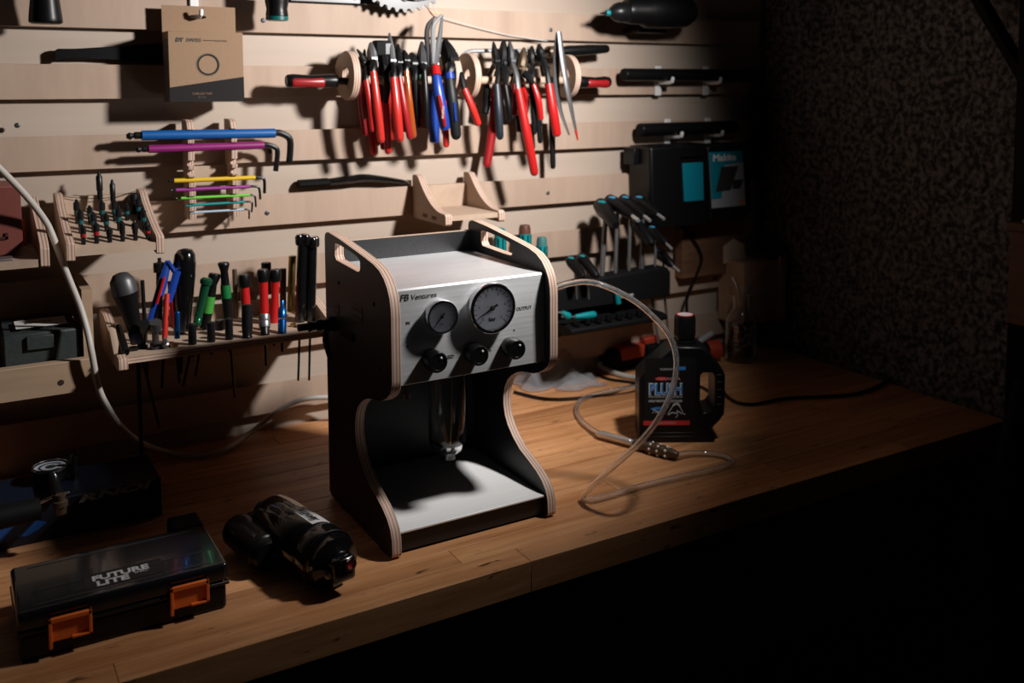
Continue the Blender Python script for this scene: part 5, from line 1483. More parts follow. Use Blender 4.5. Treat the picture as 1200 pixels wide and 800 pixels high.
MB().box((c.x - 0.016, c.y - 0.010, c.z - 0.014), (c.x + 0.016, c.y + 0.012, c.z + 0.014)).build('nipper_head', MATTEBLACK, nip, bevel=0.003)
MB().box((c.x + 0.001, c.y - 0.0112, c.z - 0.011), (c.x + 0.0155, c.y - 0.0095, c.z + 0.009)).build('ground_face', GREYMETAL, nip, bevel=0.0008)
pliers('long-nose pliers with upright tip and orange-red grips in the left rack', (0.0849, -0.085, 0.7084), (0.0868, -0.09, 0.6585), R_((0.0792, -0.115, 0.6296), (0.0805, -0.125, 0.5714), (0.0881, -0.12, 0.5154)), R_((0.0996, -0.045, 0.616), (0.106, -0.035, 0.5531), (0.1087, -0.035, 0.5136)), ORANGERED, 0.0072, hm=TOOLSTEEL, jaw=0.0042)
pliers('slim pliers with dark red grips right of the long-nose pliers', (0.1008, -0.085, 0.6891), (0.1019, -0.085, 0.6557), R_((0.0926, -0.11, 0.6296), (0.098, -0.118, 0.5739), (0.1111, -0.112, 0.5188)), R_((0.1129, -0.045, 0.6081), (0.1174, -0.04, 0.553), (0.1219, -0.04, 0.5213)), REDDARK, 0.0058, jaw=0.0045)
pliers('small dark pliers with amber translucent grips in the left rack', (0.1121, -0.085, 0.6786), (0.1151, -0.085, 0.6588), R_((0.1066, -0.108, 0.6417), (0.1087, -0.116, 0.5783), (0.1186, -0.11, 0.5215)), R_((0.1264, -0.045, 0.6159), (0.1309, -0.04, 0.5527), (0.134, -0.04, 0.5289)), AMBER, 0.0056, jaw=0.0050)
gp_ = pliers('grey pliers with green and black grips beside the bent-nose pliers', (0.1495, -0.08, 0.6948), (0.1489, -0.08, 0.6531), R_((0.1412, -0.108, 0.6404), (0.1406, -0.115, 0.5885), (0.1438, -0.11, 0.5361)), R_((0.1535, -0.05, 0.641), (0.1589, -0.04, 0.5919), (0.1685, -0.04, 0.5327)), BLACK, 0.0056, hm=GREYMETAL, gm2=REDDARK, jaw=0.0060)
c = Vector((0.1464, -0.085, 0.636))
MB().box((c.x - 0.010, c.y - 0.006, c.z - 0.012), (c.x + 0.006, c.y + 0.006, c.z + 0.010)).build('green_block', GREEN, gp_, bevel=0.002)
MB().tube([(0.1441, -0.075, 0.6345), (0.1424, -0.07, 0.5972)], [0.007, 0.004], 8).build('green_spring', GREEN, gp_)
bn = pliers('long bent-nose pliers with blue and red grips, tips bent sideways', (0.184, -0.095, 0.7428), (0.1675, -0.095, 0.653), R_((0.1622, -0.11, 0.6481), (0.1597, -0.125, 0.6083), (0.1668, -0.13, 0.5624), (0.1739, -0.125, 0.5359)), R_((0.1836, -0.055, 0.6078), (0.1869, -0.05, 0.5518), (0.1862, -0.05, 0.5069)), BLUE, 0.0088, hm=TOOLSTEEL, jaw=0.0042, arm=TOOLSTEEL, tip2=(0.1601, -0.09, 0.69), wr=0.0090)
MB().tube([(0.1648, -0.097, 0.6498), (0.1648, -0.095, 0.7084), (0.1667, -0.095, 0.7238), (0.1736, -0.095, 0.7332), (0.184, -0.095, 0.7443)], [0.0056, 0.0052, 0.0048, 0.0038, 0.0018], 8, smooth=4).build('bent_jaw', POLISHED, bn)
MB().tube([(0.1605, -0.088, 0.6499), (0.1561, -0.088, 0.7008), (0.1581, -0.088, 0.7208), (0.1633, -0.088, 0.7302), (0.1719, -0.088, 0.7397)], [0.0056, 0.0052, 0.0048, 0.0038, 0.0018], 8, smooth=4).build('bent_jaw', GREYMETAL, bn)
MB().tube([(0.1612, -0.112, 0.6496), (0.159, -0.12, 0.6327)], [0.0080, 0.0094], 14).build('red_collar', RED, bn)
MB().tube([(0.1568, -0.1345, 0.5977), (0.1614, -0.138, 0.5673), (0.1678, -0.1345, 0.5426)], [0.0034, 0.0050, 0.0032], 8, smooth=4).build('red_inlay', REDDARK, bn)
text('KNIPEX', (0.1612, -0.1452, 0.5568), (0.07, 0, 1), (-1, 0, 0), 0.0065, WHITEINK, bn, width=0.022)
bg = pliers('big black adjustable pliers with dark grips and blue collar', (0.1933, -0.085, 0.6986), (0.2025, -0.09, 0.6596), R_((0.1882, -0.112, 0.6343), (0.1896, -0.122, 0.5849), (0.2003, -0.116, 0.5161)), R_((0.2068, -0.05, 0.5996), (0.212, -0.045, 0.5431), (0.2132, -0.045, 0.4976)), mat('charcoal_grip', (0.007, 0.008, 0.010), 0.5, spec=0.3), 0.0094, hm=MATTEBLACK, gm2=ORANGERED, jaw=0.0090, spread=0.007, wr=0.0058)
MB().tube([(0.1882, -0.112, 0.6374), (0.1883, -0.115, 0.6266)], [0.0088, 0.0092], 14).build('blue_collar', BLUE, bg)
MB().tube([(0.1889, -0.1305, 0.5851), (0.1921, -0.13, 0.5511)], [0.0026, 0.0020], 8).build('blue_inlay', BLUE, bg)
pliers('chrome-headed pliers with a red grip slanting right between the racks', (0.2055, -0.095, 0.6814), (0.2087, -0.095, 0.6564), R_((0.2125, -0.125, 0.6095), (0.2262, -0.128, 0.5752), (0.243, -0.122, 0.5418)), R_((0.2211, -0.05, 0.6075), (0.2266, -0.045, 0.567), (0.2298, -0.045, 0.5345)), ORANGERED, 0.0062, hm=TOOLSTEEL, gm2=BLACK, jaw=0.0052)
pliers('small black pliers with ribbed blue-grey grips in the right rack', (0.2944, -0.085, 0.6975), (0.2996, -0.085, 0.6606), R_((0.2887, -0.108, 0.6171), (0.2881, -0.115, 0.5676), (0.2941, -0.11, 0.5128)), R_((0.2976, -0.05, 0.6153), (0.2999, -0.045, 0.5823), (0.296, -0.045, 0.5593)), BLUEGREY, 0.0070, gm2=BLACK, jaw=0.0040)
pliers('black diagonal cutters with red grip hanging behind the blue-grey pliers', (0.3204, -0.078, 0.7015), (0.3182, -0.078, 0.656), R_((0.3113, -0.1, 0.6154), (0.3162, -0.104, 0.575), (0.3201, -0.1, 0.5473)), R_((0.317, -0.052, 0.6153), (0.3126, -0.045, 0.5323), (0.2987, -0.045, 0.4545)), BLACK, 0.0060, gm2=REDDARK, jaw=0.0070, wr=0.0080)
pliers('very long red-handled pliers reaching down over the next rail', (0.3267, -0.09, 0.6996), (0.3274, -0.095, 0.6607), R_((0.3267, -0.122, 0.6089), (0.3402, -0.13, 0.5268), (0.3615, -0.125, 0.4425)), R_((0.3579, -0.05, 0.6068), (0.372, -0.045, 0.5561), (0.3757, -0.045, 0.5222)), RED, 0.0080, hm=GREYMETAL, gm2=BLACK, jaw=0.0046, arm=TOOLSTEEL)
pliers('brownish snips with curved short red grips in the right rack', (0.3614, -0.085, 0.6874), (0.3519, -0.088, 0.6447), R_((0.3674, -0.11, 0.6168), (0.3751, -0.116, 0.5858), (0.3843, -0.11, 0.5478)), R_((0.3725, -0.055, 0.6151), (0.3868, -0.05, 0.5847), (0.3808, -0.05, 0.551)), RED, 0.0056, hm=BRONZE, jaw=0.0066)
pliers('red-handled pliers with one long black handle near the tweezers', (0.3898, -0.092, 0.6942), (0.3955, -0.092, 0.6713), R_((0.3958, -0.12, 0.6184), (0.4016, -0.126, 0.566), (0.4136, -0.122, 0.5161)), R_((0.4436, -0.048, 0.5943), (0.4492, -0.045, 0.5201), (0.4511, -0.045, 0.4455)), RED, 0.0084, gm2=MATTEBLACK, jaw=0.0052, wr=0.0054)
pliers('black wire pliers half hidden behind the curved red snips', (0.3874, -0.07, 0.6916), (0.3853, -0.07, 0.6584), R_((0.3687, -0.098, 0.6217), (0.373, -0.1, 0.5659), (0.3759, -0.098, 0.5195)), R_((0.4035, -0.052, 0.6184), (0.4152, -0.045, 0.5553), (0.421, -0.045, 0.4986)), MATTEBLACK, 0.0048, jaw=0.0055)
pliers('extra black pliers added for shadow at the far left of left rack', (0.0357, -0.07, 0.6674), (0.0384, -0.07, 0.6464), R_((0.0274, -0.098, 0.6222), (0.0305, -0.1, 0.5791), (0.0339, -0.098, 0.5566)), R_((0.0406, -0.05, 0.6162), (0.0483, -0.04, 0.5699), (0.0539, -0.04, 0.5234)), REDDARK, 0.0056, jaw=0.0060, gm2=REDDARK)  # added to make the rack's shadow on the wall denser
pliers('extra black-handled cutters added for shadow behind the amber pliers in left rack', (0.1335, -0.07, 0.6748), (0.1348, -0.07, 0.6531), R_((0.128, -0.096, 0.6251), (0.1314, -0.098, 0.5776), (0.1336, -0.096, 0.5544)), R_((0.1413, -0.05, 0.6221), (0.1534, -0.04, 0.5682), (0.1564, -0.04, 0.5362)), MATTEBLACK, 0.0056, jaw=0.0070)  # another added pair, fills gaps in the shadow of the left rack
pliers('stubby black pliers behind the snips in the right rack', (0.3521, -0.068, 0.6845), (0.3538, -0.068, 0.6515), R_((0.334, -0.096, 0.6185), (0.3345, -0.098, 0.5828), (0.3336, -0.096, 0.5566)), R_((0.3542, -0.05, 0.6185), (0.3603, -0.042, 0.5731), (0.3562, -0.042, 0.548)), REDDARK, 0.0058, jaw=0.0070, gm2=MATTEBLACK)
tz2 = thing('tweezers', (0.4476, -0.115, 0.5817), 'long steel tweezers with orange-red tip hanging at the end of right rack', 'tweezers')
MB().tube([(0.4242, -0.112, 0.7188), (0.4294, -0.116, 0.6645), (0.4385, -0.12, 0.6067), (0.4549, -0.116, 0.5481), (0.4622, -0.114, 0.5243)], [0.0050, 0.0064, 0.0060, 0.0038, 0.0026], 8, smooth=4, flat=0.35, up=(0, 1, 0)).build('arm', TOOLSTEEL, tz2)
MB().tube([(0.4235, -0.11, 0.7172), (0.4257, -0.1, 0.6781), (0.4286, -0.095, 0.615), (0.4365, -0.098, 0.5647), (0.4513, -0.106, 0.5176)], [0.0058, 0.0076, 0.0070, 0.0042, 0.0022], 8, smooth=4, flat=0.35, up=(0, 1, 0)).build('arm', GREYMETAL, tz2)
MB().tube([(0.461, -0.1142, 0.5278), (0.4665, -0.1135, 0.5073)], [0.0030, 0.0016], 8).build('coloured_tip', ORANGERED, tz2)
#PART5

# ================================================================== tool wall, right
# cordless drill on its side at the top
a0 = Vector((0.5215, -0.11, 0.7567))
dr = thing('cordless_drill', (a0.x + 0.1, -0.11, a0.z - 0.03), 'black cordless drill with teal bit collar lying at the top right', 'drill')
z_ = a0.z + 0.004
MB().lathe([(0.0012, 0), (0.0030, 0.012), (0.0034, 0.016)], (a0.x, -0.11, z_ - 0.003), (1, 0, 0.08), 10).build('bit', DARKSTEEL, dr)
MB().lathe([(0.0052, 0.014), (0.0062, 0.016), (0.0062, 0.024)], (a0.x, -0.11, z_ - 0.003), (1, 0, 0.08), 12).build('teal_collar', TEAL, dr)
MB().lathe([(0.006, 0.022), (0.010, 0.026), (0.0175, 0.036), (0.0205, 0.046), (0.0205, 0.062), (0.0225, 0.064)], (a0.x, -0.11, z_ - 0.001), (1, 0, 0.04), 24).build('chuck', DARKSTEEL, dr)
MB().lathe([(0.0225, 0.062), (0.0260, 0.070), (0.0275, 0.100), (0.0340, 0.112), (0.0350, 0.180), (0.0330, 0.215), (0.0230, 0.232)], (a0.x, -0.11, z_ + 0.002), (1, 0, 0.03), 26).build('motor_body', BLACK, dr)
MB().tube([(a0.x + 0.185, -0.11, z_ + 0.02), (a0.x + 0.205, -0.11, z_ + 0.09), (a0.x + 0.21, -0.11, z_ + 0.14)], [0.020, 0.019, 0.022], 14).build('grip', BLACK, dr)
MB().box((a0.x + 0.165, -0.145, z_ + 0.13), (a0.x + 0.265, -0.075, z_ + 0.18)).build('battery', BLACK, dr, bevel=0.005)
MB().box((a0.x + 0.12, -0.080, z_ - 0.036), (a0.x + 0.19, -0.0185, z_ - 0.030)).build('cradle', DARKSTEEL, dr)

# two black bars lying on white pegs
for (pa, pb, r, nm, kind, pegs) in (((0.619, -0.05, 0.6358), (0.9925, -0.05, 0.6385), 0.0135, 'longer black round bar on white pegs below the drill', 'bar', ((0.7362, -0.018, 0.6157), (0.8722, -0.018, 0.6154))), ((0.662, -0.05, 0.5216), (0.9373, -0.05, 0.5182), 0.0145, 'shorter black bar on white pegs above the charger', 'bar', ((0.7633, -0.018, 0.495), (0.8789, -0.018, 0.4913)))):
    pa, pb = Vector(pa), Vector(pb)
    o = thing('steel_bar', (pa.x, pa.y, pa.z - r), nm, kind, 'black bars on white pegs')
    zc = (pa.z + pb.z) / 2
    MB().tube([(pa.x + 0.004, pa.y, zc), (pb.x, pb.y, zc)], [r, r], 18).build('tube', BLACK, o, bevel=0.0015)
    MB().lathe([(r * 0.70, 0), (r * 0.93, 0.002), (r * 0.93, 0.006)], (pa.x, pa.y, zc), (1, 0, 0), 16).build('end_cap', MATTEBLACK, o)
    for k, q in enumerate(pegs):
        px2 = q[0]
        w_ = thing('hook_peg', (px2, -0.018, zc - r), 'white hook under the ' + nm.split(' on ')[0] + (', left one' if k == 0 else ', right one'), 'hook', 'white pegs under the bars')
        zz = zc - r - 0.0036
        MB().box((px2 - 0.0085, -0.0228, zz - 0.028), (px2 + 0.0085, -0.0182, zc + r + 0.006)).build('plate', WHITE, w_, bevel=0.0015)
        MB().tube([(px2, -0.020, zz), (px2, -0.062, zz), (px2 + 0.001, -0.069, zz + 0.003), (px2 + 0.001, -0.072, zz + 0.013)], [0.0042] * 4, 10, round_end=True).build('arm', WHITE, w_)

# battery charger
h0, h1 = Vector((0.6561, -0.1, 0.4862)), Vector((0.8262, -0.1, 0.3111))
cg = thing('battery_charger', ((h0.x + h1.x) / 2, -0.06, h1.z), 'black battery charger with teal panel and printed label on the right wall', 'charger')
MB().plate([(h0.x, h0.z), (h1.x, h0.z + 0.002), (h1.x + 0.006, h1.z + 0.01), (h1.x - 0.005, h1.z), (h0.x + 0.02, h1.z + 0.004), (h0.x + 0.004, h1.z + 0.03)], 1, -0.100, -0.020).build('body', BLACK, cg, bevel=0.006, seg=3)
MB().box((h0.x - 0.012, -0.060, h0.z - 0.040), (h0.x + 0.002, -0.020, h0.z - 0.004)).build('side_tab', BLACK, cg, bevel=0.002)
q0, q1 = Vector((0.7412, -0.1025, 0.4486)), Vector((0.8014, -0.1025, 0.3657))
MB().plate([(q0.x, q0.z), (q1.x - 0.004, q0.z), (q1.x, q1.z), (q0.x + 0.006, q1.z)], 1, -0.1025, -0.099).build('teal_panel', LABELTEAL, cg, bevel=0.0006)
MB().tube([(q0.x - 0.006, -0.098, q0.z + 0.012), (q0.x - 0.004, -0.106, q0.z + 0.017), (q1.x - 0.008, -0.106, q0.z + 0.017), (q1.x - 0.006, -0.098, q0.z + 0.012)], 0.003, 8).build('slide_rail', BLACK, cg)
r0, r1 = Vector((0.8014, -0.112, 0.4835)), Vector((0.933, -0.112, 0.3196))
bp_ = MB().plate([(r0.x, r0.z), (r1.x - 0.014, r0.z + 0.001), (r1.x - 0.006, r0.z - 0.008), (r1.x, r1.z + 0.014), (r1.x - 0.010, r1.z + 0.002), (r0.x + 0.012, r1.z)], 1, -0.112, -0.022).build('control_block', BLACK, cg, bevel=0.005, seg=3)
l0, l1 = Vector((0.8057, -0.1128, 0.4704)), Vector((0.9139, -0.1128, 0.348))
LBL = [(l0.x, l0.z), (l1.x - 0.012, l0.z), (l1.x, l1.z), (l0.x + 0.010, l1.z)]
MB().plate(LBL, 1, -0.1128, -0.111).build('printed_label', LABELGREY, bp_)
hgt = l0.z - l1.z
wd = l1.x - l0.x
MB().plate([(l0.x, l0.z), (l1.x - 0.012, l0.z), (l1.x - 0.010, l0.z - hgt * 0.20), (l0.x + wd * 0.40, l0.z - hgt * 0.24), (l0.x + wd * 0.34, l0.z - hgt * 0.84), (l0.x + 0.009, l0.z - hgt * 0.84)], 1, -0.1131, -0.112).build('teal_print', LABELTEAL, bp_)
MB().plate([(l0.x + wd * 0.32, l0.z - hgt * 0.27), (l0.x + wd * 0.78, l0.z - hgt * 0.27), (l0.x + wd * 0.58, l0.z - hgt * 0.70), (l0.x + wd * 0.18, l0.z - hgt * 0.72)], 1, -0.1133, -0.112).build('picture_print', INK, bp_)
MB().plate([(l0.x + wd * 0.66, l0.z - hgt * 0.52), (l0.x + wd * 0.92, l0.z - hgt * 0.52), (l0.x + wd * 0.84, l0.z - hgt * 0.68), (l0.x + wd * 0.62, l0.z - hgt * 0.68)], 1, -0.1133, -0.112).build('picture_print', INK, bp_)
text('Makita', (l0.x + wd * 0.09, -0.1134, l0.z - hgt * 0.16), (1, 0, 0), (0, 0, 1), 0.020, mat('label_white', (0.5, 0.52, 0.54), 0.5), bp_, width=wd * 0.62, bold=0.0008)
MB().plate([(l1.x - wd * 0.2, l1.z + 0.004), (l1.x - 0.004, l1.z + 0.004), (l1.x - 0.005, l1.z + 0.014), (l1.x - wd * 0.18, l1.z + 0.014)], 1, -0.1133, -0.112).build('orange_print', mat('label_salmon', (0.45, 0.18, 0.10), 0.5), bp_)
cb3 = MB().tube([(h0.x + 0.10, -0.05, h1.z + 0.006), (h0.x + 0.15, -0.05, h1.z - 0.03), (0.8403, -0.05, 0.2302), (0.8301, -0.045, 0.1876), (0.8059, -0.045, 0.1455), (0.8038, -0.045, 0.1127), (0.8029, -0.05, 0.0494), (0.8405, -0.0048, 0.004)], 0.0035, 8, smooth=6)
tag(cb3.build('charger_cable', BLACK), 'black cable hanging from the charger down to the bench', 'cable')

# dark board under the charger
m0, m1 = Vector((0.8096, -0.02, 0.3163)), Vector((0.9862, -0.02, 0.1833))
tag(MB().box((m0.x - 0.02, -0.045, m1.z), (m1.x, -0.0185, m0.z)).build('mounting_board', DARKWOOD, bevel=0.001), 'dark wooden board mounted below the battery charger', 'board')

# T-handle hex keys in a black rack
kx0, kx1, kz0, kz1 = 0.4000, 0.6900, 0.1720, 0.2230
tr = thing('t_handle_rack', ((kx0 + kx1) / 2, -0.09, 0.14), 'black plastic rack holding T-handle hex keys behind the hose', 'tool rack')
MB().plate([(kx0, kz0), (kx1, kz0), (kx1, kz1), (kx1 - 0.01, kz1 + 0.012), (kx0 + 0.10, kz1 + 0.006), (kx0, kz1 - 0.008)], 1, -0.130, -0.085).build('upper_bar', MATTEBLACK, tr, bevel=0.003)
MB().box((kx0 + 0.02, -0.085, kz0 + 0.01), (kx1 - 0.02, -0.0185, kz0 + 0.03)).build('wall_bracket', MATTEBLACK, tr)
MB().plate([(-0.165, 0.150), (-0.0185, 0.150), (-0.0185, 0.142), (-0.150, 0.128), (-0.178, 0.138), (-0.178, 0.146)], 0, kx0 + 0.010, kx0 + 0.245).build('lower_tray', MATTEBLACK, tr, bevel=0.002)
for k in range(8):
    x = kx0 + 0.03 + 0.025 * k
    MB().lathe([(0.007, 0), (0.007, 0.010)], (x, -0.168, 0.152), (0, 0, 1), 10).build('socket_hole', BLACK, tr)


def tkey(hb, hf, bottom, label, tip=True, w=0.0125, inlay=SKYBLUE, shaft=0.0034):
    """Handle runs out from the wall (hb to hf); the blade drops from its middle."""
    hb, hf, bottom = Vector(hb), Vector(hf), Vector(bottom)
    o = thing('t_handle_key', (bottom.x, bottom.y, bottom.z), label, 'hex key', 'T-handle hex keys in the black rack')
    d_ = (hf - hb)
    L_ = d_.length
    MB().lathe([(w * 0.55, 0), (w * 1.02, 0.006), (w * 1.15, L_ * 0.25), (w * 0.95, L_ * 0.55), (w * 0.85, L_ * 0.85), (w * 0.5, L_)], hb, d_, 16).build('grip', BLACK, o)
    m_ = hb.lerp(hf, 0.42)
    MB().tube([m_ + Vector((0, 0, 0.002)), bottom], shaft, 8).build('blade', TOOLSTEEL, o)
    pin = hb.lerp(hf, 0.25) + Vector((-0.004, 0, w * 0.92))
    MB().sphere(pin, w * 0.55, n=7, sc=(0.9, 1.5, 0.45)).build('colour_inlay', inlay, o)
    if tip:
        MB().tube([hf - d_.normalized() * 0.002, hf + d_.normalized() * 0.022], shaft * 1.05, 8).build('short_end', POLISHED, o)
    return o


KB = [((702, 236), (722, 266), (704, 330), 'T-handle key without visible tip, leftmost of the upper row', False, 0.0150, TEAL, 0.0052),
      ((712, 231), (741, 252), (722, 328), 'T-handle key with bright tip, second from left in upper row', True, 0.0130, SKYBLUE, 0.0040),
      ((728, 230), (754, 252), (738, 326), 'T-handle key with bright tip, third from left in upper row', True, 0.0125, SKYBLUE, 0.0036),
      ((744, 230), (770, 250), (750, 324), 'T-handle key with bright tip, rightmost of the upper row', True, 0.0120, SKYBLUE, 0.0034),
      ((743, 258), (763, 284), (752, 322), 'dark T-handle key hanging just below the upper row', False, 0.0125, TEAL, 0.0034),
      ((761, 264), (780, 284), (766, 322), 'slim T-handle key with pale tip below the upper row', True, 0.0105, SKYBLUE, 0.0028),
      ((770, 292), (788, 310), (776, 325), 'lowest T-handle key with blue inlay at the rack right end', True, 0.0110, SKYBLUE, 0.0026)]
T_PTS = [((0.5439, -0.075, 0.3726), (0.5235, -0.165, 0.3391), (0.5267, -0.11, 0.2164)), ((0.5688, -0.07, 0.3793), (0.5666, -0.16, 0.354), (0.5621, -0.108, 0.2122)), ((0.6036, -0.07, 0.3789), (0.6002, -0.155, 0.351), (0.5981, -0.106, 0.2115)), ((0.6391, -0.07, 0.3766), (0.6388, -0.15, 0.3511), (0.6283, -0.104, 0.2115)), ((0.6297, -0.08, 0.3312), (0.6261, -0.15, 0.2904), (0.6319, -0.108, 0.2118)), ((0.6741, -0.075, 0.3125), (0.6733, -0.135, 0.2859), (0.6664, -0.104, 0.2074)), ((0.6913, -0.08, 0.26), (0.6959, -0.13, 0.2359), (0.6893, -0.104, 0.1976))]
for (pts_, (hb, hf, bt_, lab, tip, w, inl, shf)) in zip(T_PTS, KB):
    tkey(pts_[0], pts_[1], pts_[2], lab, tip, w, inl, shf)
tkey((0.442, -0.12, 0.2753), (0.4369, -0.18, 0.2466), (0.4549, -0.128, 0.1931), 'small T-handle key with teal inlay next to the machine, left one', False, 0.0105, TEAL, 0.0026)
tkey((0.4662, -0.12, 0.2781), (0.4686, -0.18, 0.2449), (0.4834, -0.128, 0.1897), 'small T-handle key with teal inlay next to the machine, right one', False, 0.0105, TEAL, 0.0026)
for (pa, pb, lab) in (((0.4008, -0.16, 0.1788), (0.4203, -0.16, 0.1662), 'short teal grip lying in the rack tray beside the machine'), ((0.4302, -0.16, 0.1666), (0.4803, -0.16, 0.1653), 'long teal grip lying in the rack tray beside the machine')):
    o = thing('teal_driver', pa, lab, 'screwdriver', 'teal drivers in the rack tray')
    MB().tube([pa, Vector(pa).lerp(Vector(pb), 0.5), pb], [0.0045, 0.0068, 0.0075], 12, round_end=True).build('grip', TEAL, o)
    MB().tube([pa, off(pa, (-0.03, 0.0, 0.004))], 0.002, 8).build('shaft', TOOLSTEEL, o)
o = thing('teal_driver', (0.5459, -0.14, 0.1775), 'tiny upright teal driver hanging from the black rack', 'screwdriver', 'teal drivers in the rack tray')
MB().tube([(0.5452, -0.138, 0.1965), (0.5495, -0.138, 0.1749)], [0.0050, 0.0060], 12).build('grip', TEAL, o)
MB().tube([(0.5537, -0.138, 0.1867), (0.5858, -0.138, 0.1882)], [0.0030, 0.0030], 8).build('pale_shaft', LABELGREY, o)
for (xa_, lab) in ((764, 'thin steel blade hanging from the rack, left one'), (778, 'thin steel blade hanging from the rack, right one')):
    p0_ = {764: (0.6629, -0.1, 0.1723), 778: (0.6973, -0.1, 0.1682)}[xa_]
    p1_ = {764: (0.682, -0.1, 0.0644), 778: (0.7098, -0.1, 0.0679)}[xa_]
    tag(MB().tube([p0_, p1_], [0.0030, 0.0024], 8).build('hex_key', TOOLSTEEL), lab, 'hex key')

# teal screwdrivers in a block behind the machine
vb = thing('driver_block', (0.33, -0.04, 0.24), 'plywood block for upright screwdrivers hidden behind the machine', 'tool holder')
MB().box((0.225, -0.090, 0.2420), (0.375, -0.0185, 0.2560)).build('block', PLY, vb)
for (pt, pb, r, capm, lab) in (((0.3226, -0.055, 0.3363), (0.3279, -0.055, 0.2867), 0.0115, TEAL, 'teal screwdriver grip seen through the machine side handle'), ((0.3787, -0.055, 0.3387), (0.3842, -0.055, 0.2745), 0.0125, mat('brown_cap', (0.10, 0.035, 0.025), 0.4), 'teal screwdriver grip with brown cap above the machine side'), ((0.4152, -0.06, 0.3122), (0.421, -0.06, 0.2509), 0.0110, mat('grey_teal_cap', (0.05, 0.16, 0.16), 0.4), 'teal screwdriver grip with grey cap right of the brown capped one')):
    pt, pb = Vector(pt), Vector(pb)
    pb.z = 0.256
    pb.x = pt.x
    o = thing('screwdriver', (pb.x, pb.y, pb.z), lab, 'screwdriver', 'teal screwdrivers behind the machine')
    H_ = pt.z - pb.z
    MB().lathe([(r * 0.7, 0), (r * 0.9, H_ * 0.2), (r * 1.05, H_ * 0.55), (r * 0.98, H_ - 0.018)], pb, (0, 0, 1), 18).build('grip', TEAL, o)
    MB().lathe([(r * 0.99, H_ - 0.018), (r * 0.95, H_ - 0.008), (r * 0.80, H_ - 0.001), (r * 0.4, H_)], pb, (0, 0, 1), 18).build('cap', capm, o)
    fl = MB()
    for k in range(8):
        an = 2 * PI * k / 8
        fl.tube([pb + Vector((r * 0.96 * math.cos(an), r * 0.96 * math.sin(an), H_ * 0.25)), pb + Vector((r * 1.0 * math.cos(an), r * 1.0 * math.sin(an), H_ - 0.020))], 0.0014, 6)
    fl.build('flutes', BLACK, o)

# strap, wooden corner box and knob beside the stone wall
s0_ = Vector((1.001, -0.03, 0.617))
st_ = thing('leather_strap', (s0_.x, -0.03, 0.40), 'wide black strap hanging at the right end of the tool wall', 'strap')
MB().tube([(1.024, -0.022, 0.6329), (1.025, -0.03, 0.603), (1.03, -0.03, 0.5131), (1.029, -0.03, 0.4327), (1.023, -0.028, 0.3884)], [0.012, 0.026, 0.028, 0.024, 0.010], 12, smooth=4, flat=0.22, up=(0, 1, 0)).build('strap', MATTEBLACK, st_)
MB().tube([(1.035, -0.024, 0.3875), (1.042, -0.022, 0.3094), (1.043, -0.022, 0.2231)], 0.003, 8).build('cord', BLACK, st_)
w0, w1 = Vector((0.9493, -0.105, 0.2163)), Vector((1.068, -0.105, 0.0712))
wbx = thing('corner_box', ((w0.x + w1.x) / 2, -0.04, w1.z), 'pale wooden box fixed in the corner beside the stone wall', 'box')
xr_ = min(w1.x, 1.045)
MB().box((w0.x - 0.03, -0.105, w1.z), (xr_ - 0.02, -0.0185, w0.z - 0.002)).build('box_front', PINE, wbx, bevel=0.001)
MB().box((xr_ - 0.019, -0.111, w1.z - 0.004), (xr_, -0.0185, w0.z + 0.006)).build('end_board', PINE, wbx, bevel=0.001)
MB().plate([(w0.x - 0.04, w0.z - 0.01), (w0.x + 0.03, w0.z - 0.01), (w0.x + 0.02, w0.z + 0.03), (w0.x - 0.01, w0.z + 0.045), (w0.x - 0.04, w0.z + 0.03)], 1, -0.050, -0.036).build('gusset', PLY, wbx, bevel=0.001)
k0 = Vector((1.025, -0.09, 0.2066))
kb = thing('black_knob', (k0.x, k0.y, w0.z), 'small black knob with a wire on the pale corner box', 'stopper')
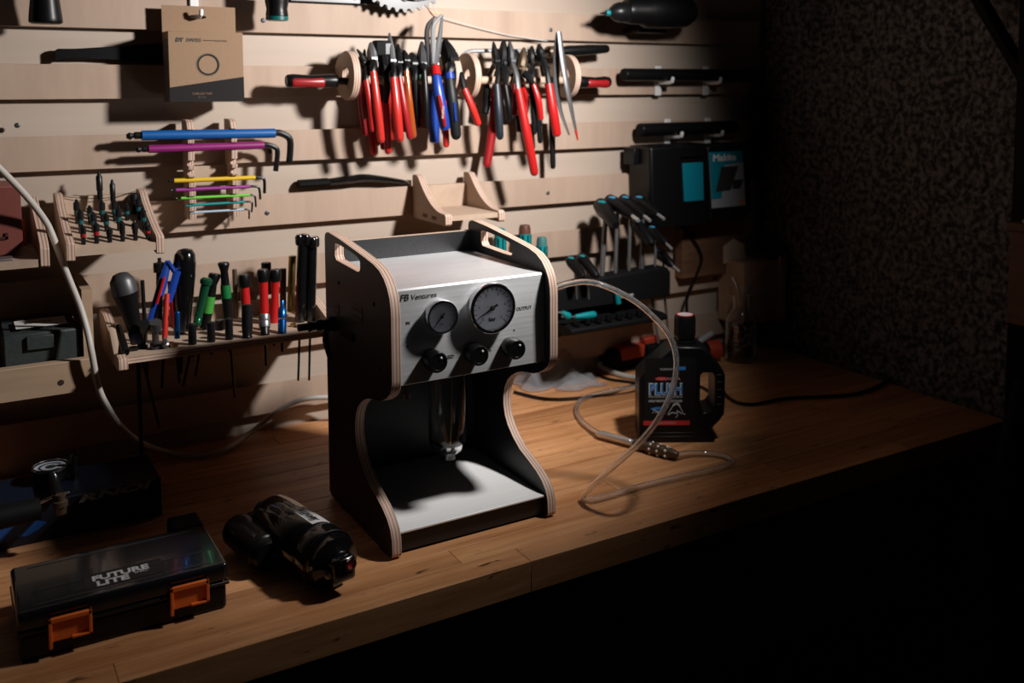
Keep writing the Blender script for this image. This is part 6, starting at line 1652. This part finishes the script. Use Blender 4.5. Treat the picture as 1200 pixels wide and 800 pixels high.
MB().lathe([(0.012, 0), (0.014, 0.004), (0.014, 0.018), (0.009, 0.024)], (k0.x, k0.y, w0.z - 0.002), (0, 0, 1), 18).build('knob_body', BLACK, kb)
MB().tube([(k0.x, k0.y, w0.z + 0.02), (k0.x + 0.004, k0.y + 0.004, w0.z + 0.10)], 0.0012, 6).build('wire', BLACK, kb)
tag(MB().box((w0.x + 0.02, -0.030, 0.004), (1.04, -0.002, 0.075)).build('dark_block', MATTEBLACK, bevel=0.003), 'dark block standing on the bench under the corner box', 'block')

# things along the stone wall at the right edge
cw = thing('wooden_cabinet', (1.0, -0.86, 0.20), 'reddish wooden wall cabinet at the right edge of the picture', 'cabinet')
MB().box((0.93, -0.99, 0.212), (1.05, -0.745, 0.372)).build('cabinet_body', DARKWOOD, cw, bevel=0.002)
MB().box((0.922, -0.995, 0.372), (1.05, -0.742, 0.386)).build('cabinet_top', DARKWOOD, cw, bevel=0.002)
MB().box((0.927, -0.83, 0.322), (0.931, -0.80, 0.352)).build('catch', MATTEBLACK, cw)
pn = MB().box((0.94, -0.95, 0.3862), (1.04, -0.76, 0.3900))
tag(pn.build('paper_stack', PAPER, bevel=0.0005), 'sheets of paper lying on top of the wooden wall cabinet', 'paper')
po = thing('steel_post', (1.02, -0.72, -0.85), 'dark steel post running up the stone wall beside the cabinet', 'post')
MB().box((1.00, -0.735, -0.85), (1.05, -0.700, 1.45)).build('post', MATTEBLACK, po, bevel=0.002)
MB().tube([(1.02, -0.71, 0.62), (1.0, -0.50, 0.95)], 0.014, 10).build('brace', MATTEBLACK, po)
rp = MB().tube([(1.0, -0.755, 0.21), (1.0, -0.755, 0.05), (0.99, -0.765, -0.02)], 0.006, 10, smooth=3)
tag(rp.build('red_pipe', REDDARK), 'thin red pipe hanging below the wooden wall cabinet', 'pipe')
hk = MB().tube([(0.97, -0.76, 0.10), (0.93, -0.77, 0.04), (0.88, -0.78, -0.10), (0.90, -0.80, -0.35), (0.98, -0.84, -0.60), (1.02, -0.95, -0.80)], 0.022, 12, smooth=6)
tag(hk.build('vacuum_hose', MATTEBLACK), 'thick black hose drooping off the bench end at the right', 'hose')
